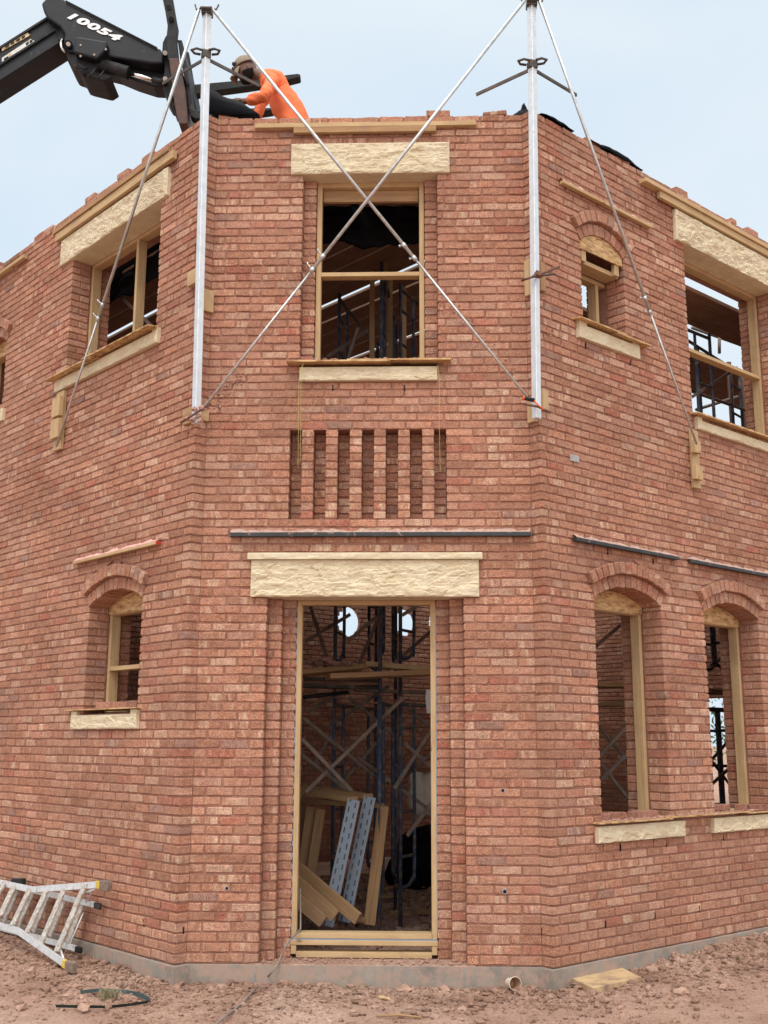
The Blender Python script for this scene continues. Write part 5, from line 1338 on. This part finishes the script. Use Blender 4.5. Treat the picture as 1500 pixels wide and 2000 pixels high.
for s_ in (-1, 1):
    mb = MB(); mb.blob(HD+fd_*.094+sdv*(s_*.040)+upv*.075, .028, 2, 0, sq=(1, 1, .8)); mb.build('lens', M['glass'], cp_, smooth=True)

# ------------------------------------------------------------------ inside: decks, scaffold, leaning frames, rubbish
def ST(s, t, z): return CL+DR*s+DL*t+V(0, 0, z)
PG = 'scaffold planks of the top deck'
proto = {}
def plank(p0, p1, wd, th_, lab, grp, m='plank', wdir=None):
    mb = MB(); mb.beam(p0, p1, wdir or (V(0, 0, 1).cross(Vector(p1)-Vector(p0))), wd, th_)
    return tag(mb.build('scaffold_plank', M[m], bevel=.004), lab, 'plank', grp)
s = .62; k = 0
while s < 5.6:
    wd = random.choice([.235, .235, .24]); t0 = max(-1.25, -.96*s+.75) if s < 3.3 else .85
    gap = .075 if k % 5 == 2 else (.035 if k % 8 == 0 else .012)
    z = DECK-.025+random.uniform(-.004, .004)
    t1 = 4.75+random.uniform(-.3, .1)
    plank(ST(s+wd/2, t0, z), ST(s+wd/2, t1, z), wd, .032, 'brown plank of the top deck seen from below through the upper windows', PG)
    s += wd+gap; k += 1
for v0, v1, n, lab in ((-1.25, -.67, 3, 'near'), (-2.62, -1.78, 4, 'middle'), (-5.0, -3.35, 7, 'far')):
    pass; w_ = (v1-v0)/n
    for i in range(n):
        vc = v0+w_*(i+.5); a = 1.5 if v0 > -3 else 3.9
        plank(PR.pt(a, vc, DECK-.03), PR.pt(8.5, vc, DECK-.03), w_-.006, .045, '%s brown deck plank seen from below in the wide right window' % {'near': 'nearest', 'middle': 'second', 'far': 'third', 'last': 'farthest'}[lab], 'deck planks inside the right wall')
# unseen sheets added on the second lift to block light from the ground floor
for i, s in enumerate(np.arange(.75, 8.6, 1.24)):
    for j, t in enumerate((-.9, 1.55, 3.6)):
        t0 = max(t, -.96*s+.95) if j == 0 else t
        t1 = (1.5, 3.55, 4.7)[j]
        if t1-t0 < .4: continue
        mb = MB(); mb.hexa([ST(a, b, z) for z in (4.09, 4.108) for a, b in ((s, t0), (s+1.2, t0), (s+1.2, t1), (s, t1))])
        tag(mb.build('light_blocking_sheet', M['plank']), 'unseen brown sheet added on the second scaffold lift to block light', 'board', 'unseen light blocking sheets on the second lift')
SG = 'tubular scaffold frames inside the building'
def scaffold_frame(label):
    t = thing('scaffold', (0, 0, 0), label, 'scaffold', SG)
    H_ = 2.06; W_ = 1.5
    for x in (0, W_): mb = MB(); mb.tube([V(x, 0, 0), V(x, 0, H_)], .0185, 10); mb.build('leg', M['blue'], t, smooth=True)
    mb = MB(); mb.tube([V(0, 0, H_-.06), V(W_, 0, H_-.06)], .0185, 10); mb.build('top_bar', M['scafdark'], t, smooth=True)
    for x, s_ in ((0, 1), (W_, -1)):
        P_ = [V(x+s_*.02, 0, .35), V(x+s_*.16, 0, .36), V(x+s_*.25, 0, .42), V(x+s_*.29, 0, .55), V(x+s_*.29, 0, H_-.07)]
        mb = MB(); mb.tube(smooth_pts(P_, 4), .017, 8); mb.build('ladder_post', M['blue'], t, smooth=True)
        for z in (.62, 1.02, 1.42, 1.78): mb = MB(); mb.tube([V(x, 0, z), V(x+s_*.29, 0, z)], .015, 8); mb.build('rung', M['scafdark'], t, smooth=True)
    return t
def dup(o, loc, rz, label=None):
    r = o.copy(); COL.objects.link(r); r.location = loc; r.rotation_euler = (0, 0, rz)
    if label: r['label'] = label
    for ch in o.children:
        c = ch.copy(); COL.objects.link(c); c.parent = r
    return r
base = None
spots = [(-.47, 10.75, R(75), 'in the left half of the doorway'), (-.03, 10.0, R(84), 'in the middle of the doorway'), (.16, 10.5, R(62), 'just right of the middle of the doorway'),
         (2.55, 10.9, R(40), 'behind the first tall window'), (3.45, 11.9, R(50), 'behind the second tall window'), (-1.75, 11.4, R(80), 'behind the lower left window')]
TN = ['bottom tier blue tubular scaffold ', 'second tier blue tubular scaffold ', 'top tier grimy tubular scaffold ']
UPW = ['at the left of the front upper window', 'in the middle of the front upper window', 'at the right of the front upper window', 'at the left of the wide upper right window', 'at the right of the wide upper right window', 'behind the wide upper left window']
for tier in range(3):
    for si, (x, y, rz, where) in enumerate(spots):
        if tier == 2: where = UPW[si]
        z = -.10+2.08*tier
        if base is None: base = scaffold_frame(TN[0]+where); base.location = (x, y, z); base.rotation_euler = (0, 0, rz)
        else: dup(base, V(x, y, z), rz, TN[tier]+where)
# flat cross braces, each a bar of its own
XB = 'flat cross braces of the scaffold'
bars = [(593, 1403, 730, 1515, 10.3, 10.9), (597, 1547, 787, 1363, 10.0, 10.3), (590, 1443, 690, 1548, 9.9, 10.1), (682, 1363, 765, 1432, 10.8, 11.2), (787, 1450, 847, 1502, 10.6, 10.8), (787, 1377, 847, 1425, 11.2, 11.4),
        (790, 1517, 847, 1468, 10.9, 10.6), (598, 1252, 684, 1200, 10.7, 10.9), (680, 1252, 735, 1205, 10.2, 10.4), (785, 1202, 830, 1174, 10.4, 10.4), (592, 1477, 700, 1560, 10.2, 10.6), (640, 1420, 760, 1340, 11.4, 11.0), (700, 1480, 850, 1590, 11.4, 11.6), (795, 1632, 850, 1560, 10.1, 10.3),
        (1170, 1478, 1226, 1416, 10.6, 10.9), (1174, 1492, 1232, 1566, 10.7, 11.0), (1174, 1522, 1230, 1468, 10.4, 10.6), (1172, 1420, 1230, 1492, 11.2, 11.5), (1162, 1264, 1211, 1222, 10.6, 11.0), (1388, 1300, 1412, 1284, 11.8, 12.1), (1390, 1484, 1420, 1450, 11.7, 12), (1390, 1486, 1425, 1532, 11.9, 12.3), (1392, 1530, 1425, 1500, 11.4, 11.7),
        (1352, 775, 1440, 718, 11.6, 12.4), (215, 560, 300, 640, 10.9, 10.4), (640, 696, 742, 630, 10.4, 10.8), (605, 1180, 640, 1290, 10.9, 11.0), (750, 1180, 700, 1300, 10.8, 11.0), (765, 1300, 845, 1230, 11.0, 11.3), (600, 1390, 690, 1340, 11.2, 11.5), (770, 1540, 845, 1420, 10.2, 10.5), (640, 1560, 735, 1450, 11.3, 11.6), (610, 1500, 660, 1410, 10.6, 10.9), (700, 640, 680, 700, 10, 10.1)]
for i, (a, b, c, d, y0, y1) in enumerate(bars):
    mb = MB(); mb.beam(at_y(a, b, y0), at_y(c, d, y1), V(0, 0, 1), .034, .012)
    wh = 'doorway' if 590 <= a < 860 and b > 1000 else ('first tall window' if 1100 < a < 1300 else ('second tall window' if a > 1300 and b > 1000 else 'upper windows'))
    tag(mb.build('cross_brace', M['brace']), 'muddy diagonal scaffold brace seen through the '+wh, 'brace', XB+' in the '+wh)
# planks on the first lift
LP = 'planks on the first scaffold lift'
for (a, b, c, d, y0, y1, w_, lab, mm) in ((560, 1318, 706, 1304, 9.9, 10.35, .23, 'plank end carrying a pile of mortar in the left of the doorway', 'weathered'), (710, 1297, 900, 1312, 10.3, 10.5, .2, 'yellowish plank end in the right half of the doorway', 'pine'),
        (640, 1322, 900, 1312, 9.8, 10.1, .23, 'long muddy plank across the right half of the doorway', 'weathered'), (570, 1338, 740, 1334, 10.7, 10.8, .22, 'muddy plank under the mortar pile, farther back in the doorway', 'plank'), (1150, 1338, 1260, 1340, 11.0, 11.8, .23, 'upper pale plank seen through the first tall window', 'weathered'),
        (1150, 1377, 1260, 1374, 11.6, 12.3, .23, 'lower plank seen through the first tall window', 'weathered'), (1370, 1352, 1450, 1352, 12.0, 12.8, .23, 'plank seen through the second tall window', 'weathered')):
    plank(at_y(a, b, y0), at_y(c, d, y1), w_, .045, lab, LP, mm, V(.2, 1, 0))
mb = MB()
for q in range(26):
    p = at_y(random.uniform(608, 690), 1296, 10.12); mb.blob(p+V(0, random.uniform(-.08, .1), random.uniform(-.01, .035)), random.uniform(.02, .05), 2, .4, sq=(1.2, 1, .6))
tag(mb.build('mortar_pile', M['droppings']), 'pile of red mortar lumps on the plank inside the doorway', 'mortar pile')
# pipes on the first lift
for a, b, c, d, y, mm in ((594, 1326, 745, 1328, 10.45, 'scafdark'), (594, 1340, 745, 1343, 10.55, 'scafdark'), (690, 1348, 850, 1354, 11.0, 'brace'), (592, 1362, 680, 1352, 10.3, 'black')):
    mb = MB(); mb.tube([at_y(a, b, y), at_y(c, d, y+.2)], .018, 8); tag(mb.build('scaffold_tube', M[mm], smooth=True), 'level scaffold tube under the planks inside the doorway', 'tube', 'level scaffold tubes in the doorway')
# props under the top deck, seen through the front upper window and the wide right one
for a, b, y, mm, grp in ((727, 578, 10.6, 'pine', 'centre'), (752, 600, 10.4, 'weathered', 'centre'), (762, 610, 10.7, 'pine', 'centre'), (789, 590, 11.0, 'pine', 'centre'), (1424, 725, 13.3, 'plank', 'right'), (1451, 730, 13.6, 'plank', 'right'), (1462, 735, 14.0, 'weathered', 'right')):
    p = at_y(a, b, y); mb = MB(); mb.beam(V(p.x, y, 4.11), V(p.x, y, DECK-.055), V(1, 0, 0), .05, .05)
    tag(mb.build('wooden_prop', M[mm]), 'upright wooden prop under the top deck seen through the %s upper window' % ('front' if grp == 'centre' else 'wide right'), 'prop', 'wooden props seen in the %s upper window' % ('front' if grp == 'centre' else 'right'))
for p0, p1 in ((at_y(1345, 762, 12.2), at_y(1470, 806, 13.2)), (at_y(1352, 640, 12.6), at_y(1470, 682, 13.4)), (at_y(1360, 800, 12.8), at_y(1440, 775, 13.4)), (at_y(1405, 650, 12.7), at_y(1405, 690, 12.7))):
    mb = MB(); mb.tube([p0, p1], .02, 8); tag(mb.build('scaffold_tube', M['brace'], smooth=True), 'scaffold rail seen through the wide upper right window', 'tube', 'scaffold rails in the right upper window')
for k in range(6):
    a = random.uniform(-.5, .5); c = PR.pt(4.75+.05*k, -1.95-.05*k, DECK+.02+.045*k); d = DR*math.cos(a)+NR*math.sin(a)
    mb = MB(); mb.beam(c-d*.45, c+d*.4, V(0, 0, 1).cross(d), .14, .04); tag(mb.build('stacked_board', M['weathered' if k % 2 else 'plank']), 'short board of the untidy stack on the deck in the wide upper right window', 'board', 'untidy stack of boards on the deck')
# black plastic hung inside the upper windows
def curtain(pl, u0, u1, v, z0, z1, lab):
    rows = []
    for i in range(31):
        u = lerp(u0, u1, i/30); zb = z0+.07*mnoise.noise(V(u*3, 2, 7))+.03*mnoise.noise(V(u*9, 2, 7))
        rows.append([pl.pt(u, v-.06*mnoise.noise(V(u*4, j*.6, 3))-.03*mnoise.noise(V(u*11, j*1.7, 3)), lerp(z1, zb, j/14)) for j in range(15)])
    heap('plastic_sheet', rows, lab)
curtain(PF, -.80, .55, -.72, 5.93, 6.47, 'crumpled black plastic hanging inside the top of the front upper window')
curtain(PL, .3, 4.6, -.62, 6.02, 6.47, 'black plastic hanging inside the wide upper left window')
# window bucks leaning inside the doorway, taped on their outer faces
def leaning(stA, stB, y, dpt, back, lab, taped):
    t = thing('window_buck', at_y(*stB, y), lab, 'wooden frame', 'wooden window frames leaning inside the doorway')
    top, bot = at_y(*stA, y), at_y(*stB, y); bot.z = max(bot.z, -.12); bk_ = Vector(back); wv = V(1, -.15, 0)
    for off in (V(0, 0, 0), bk_):
        mb = MB(); mb.beam(top+off, bot+off, wv, dpt, .038); mb.build('stile', M['weathered'], t, bevel=.003)
    for p in (top, lerp(bot, top, .04)):
        mb = MB(); mb.beam(p+bk_.normalized()*.022, p+bk_-bk_.normalized()*.022, wv, dpt, .038); mb.build('rail', M['weathered'], t, bevel=.003)
    if taped:
        mb = MB(); a = (bot-top).normalized(); nrm = a.cross(wv).normalized(); nrm = -nrm if nrm.y > 0 else nrm; wd = (wv-a*wv.dot(a)).normalized()
        P_ = [top-wd*dpt/2+nrm*.0215, top+wd*dpt/2+nrm*.0215, bot+wd*dpt/2+nrm*.0215, bot-wd*dpt/2+nrm*.0215]; ln = (bot-top).length
        mb.poly(P_, [(0, 0), (0, dpt), (ln, dpt), (ln, 0)]); mb.poly([p-nrm*.001 for p in P_][::-1], [(0, 0)]*4)
        mb.build('flashing_tape', M['tape'], t)
    return t
leaning((692, 1562), (640, 1808), 9.62, .105, (-.62, .75, .05), 'wooden frame with blue grey tape leaning nearest the left of the doorway', True)
leaning((723, 1556), (673, 1800), 9.82, .105, (-.66, .75, .05), 'second taped wooden frame leaning behind the first in the doorway', True)
leaning((749, 1574), (722, 1806), 10.0, .10, (-.75, .5, .02), 'bare wooden frame leaning behind the two taped ones', False)
for a, b, c, d, y0, y1, lab in ((575, 1690, 700, 1795, 9.75, 9.45, 'upper of the boards lying slanted behind the taped frames'), (575, 1718, 655, 1790, 9.5, 9.4, 'middle board lying slanted at the foot of the taped frames'), (572, 1750, 632, 1800, 9.36, 9.3, 'lowest board lying slanted just inside the doorway'),):
    mb = MB(); mb.beam(at_y(a, b, y0), at_y(c, d, y1), V(0, 0, 1), .10, .038); tag(mb.build('slanted_board', M['weathered'], bevel=.003), lab, 'board', 'boards on the floor inside the doorway')
for a, b, c, d, y, lab in ((608, 1575, 592, 1690, 10.3, 'leftmost'), (627, 1580, 608, 1705, 10.2, 'second')):
    mb = MB(); mb.beam(at_y(a, b, y), at_y(c, d, y), V(1, 0, 0), .085, .038); tag(mb.build('upright_board', M['weathered'], bevel=.003), lab+' upright board standing in the left of the doorway', 'board', 'upright boards in the doorway')
# rubbish bag, sack, hanging paper
p = at_y(832, 1655, 13.6); mb = MB(); mb.blob((p.x, p.y, .18), .42, 4, .30, sq=(1, .9, .8)); tag(mb.build('rubbish_bag', M['plastic'], smooth=True), 'black rubbish bag on the floor behind the right door post', 'bag')
p = at_y(823, 1552, 11.9); mb = MB(); mb.blob(p, .17, 4, .22, sq=(.85, .7, 1.4)); tag(mb.build('woven_sack', M['sack'], smooth=True), 'pale sack hanging on the scaffold at the right of the doorway', 'sack')
mb = MB(); P_ = [at_y(832, 1347, 10.4), at_y(843, 1346, 10.4), at_y(846, 1360, 10.38), at_y(845, 1392, 10.42), at_y(834, 1394, 10.45), at_y(831, 1364, 10.42)]; mb.prism(P_, V(0, .004, 0)); tag(mb.build('paper_sheet', M['paper']), 'white paper sheet hanging from the scaffold by the right door post', 'paper')
# loose bricks and scraps of timber on the floor inside
for k in range(16):
    x, y = random.uniform(-.8, 1.0), random.uniform(10.4, 14.5); mb = MB(); a = random.uniform(0, 3.1); d = V(math.cos(a), math.sin(a), random.uniform(-.06, .06)); l = random.uniform(.15, .5)
    c = V(x, y, gz(x, y)+.05); mb.beam(c-d*l/2, c+d*l/2, V(0, 0, 1), .03, random.uniform(.03, .09)); tag(mb.build('timber_scrap', M['weathered'], bevel=.003), 'scrap of timber lying on the dim dirt floor inside the doorway', 'timber scrap', 'timber scraps on the floor inside')

# ------------------------------------------------------------------ a tree beyond the yard opening
def tree(x, y, h, lab, seed):
    r = random.Random(seed); t = thing('tree', (x, y, -.2), lab, 'tree', 'trees beyond the building')
    mb = MB(); mb.tube([V(x, y, -.4), V(x+.1, y, h*.3), V(x+.05, y+.1, h*.55), V(x-.1, y, h*.85)], [.22, .17, .11, .03], 10)
    for k in range(7):
        a = r.uniform(0, 6.28); z0 = h*r.uniform(.3, .7); mb.tube([V(x+.05, y, z0), V(x+math.cos(a)*h*.12, y+math.sin(a)*h*.12, z0+h*.1), V(x+math.cos(a)*h*.25, y+math.sin(a)*h*.25, z0+h*.17)], [.07, .05, .02], 7)
    mb.build('trunk', M['bark'], t, smooth=True)
    n = 5200; cl = [(r.gauss(0, h*.17), r.gauss(0, h*.17), h*.62+r.gauss(0, h*.16)) for _ in range(46)]; mb = MB()
    for k in range(n):
        c = r.choice(cl); p = V(x+c[0]+r.gauss(0, h*.05), y+c[1]+r.gauss(0, h*.05), c[2]+r.gauss(0, h*.05)); a = Vector((r.gauss(0, 1), r.gauss(0, 1), r.gauss(0, 1))).normalized(); b = a.orthogonal().normalized(); s_ = r.uniform(.05, .10)
        mb.poly([p-a*s_, p+b*s_*.5, p+a*s_, p-b*s_*.5])
    mb.build('crown', M['leaf'], t)
tree(8.6, 27, 6.5, 'green tree beyond the yard seen through the second tall window', 5)
tree(12.4, 31, 7.5, 'second green tree farther right in the yard, mostly hidden by the right wall', 6)
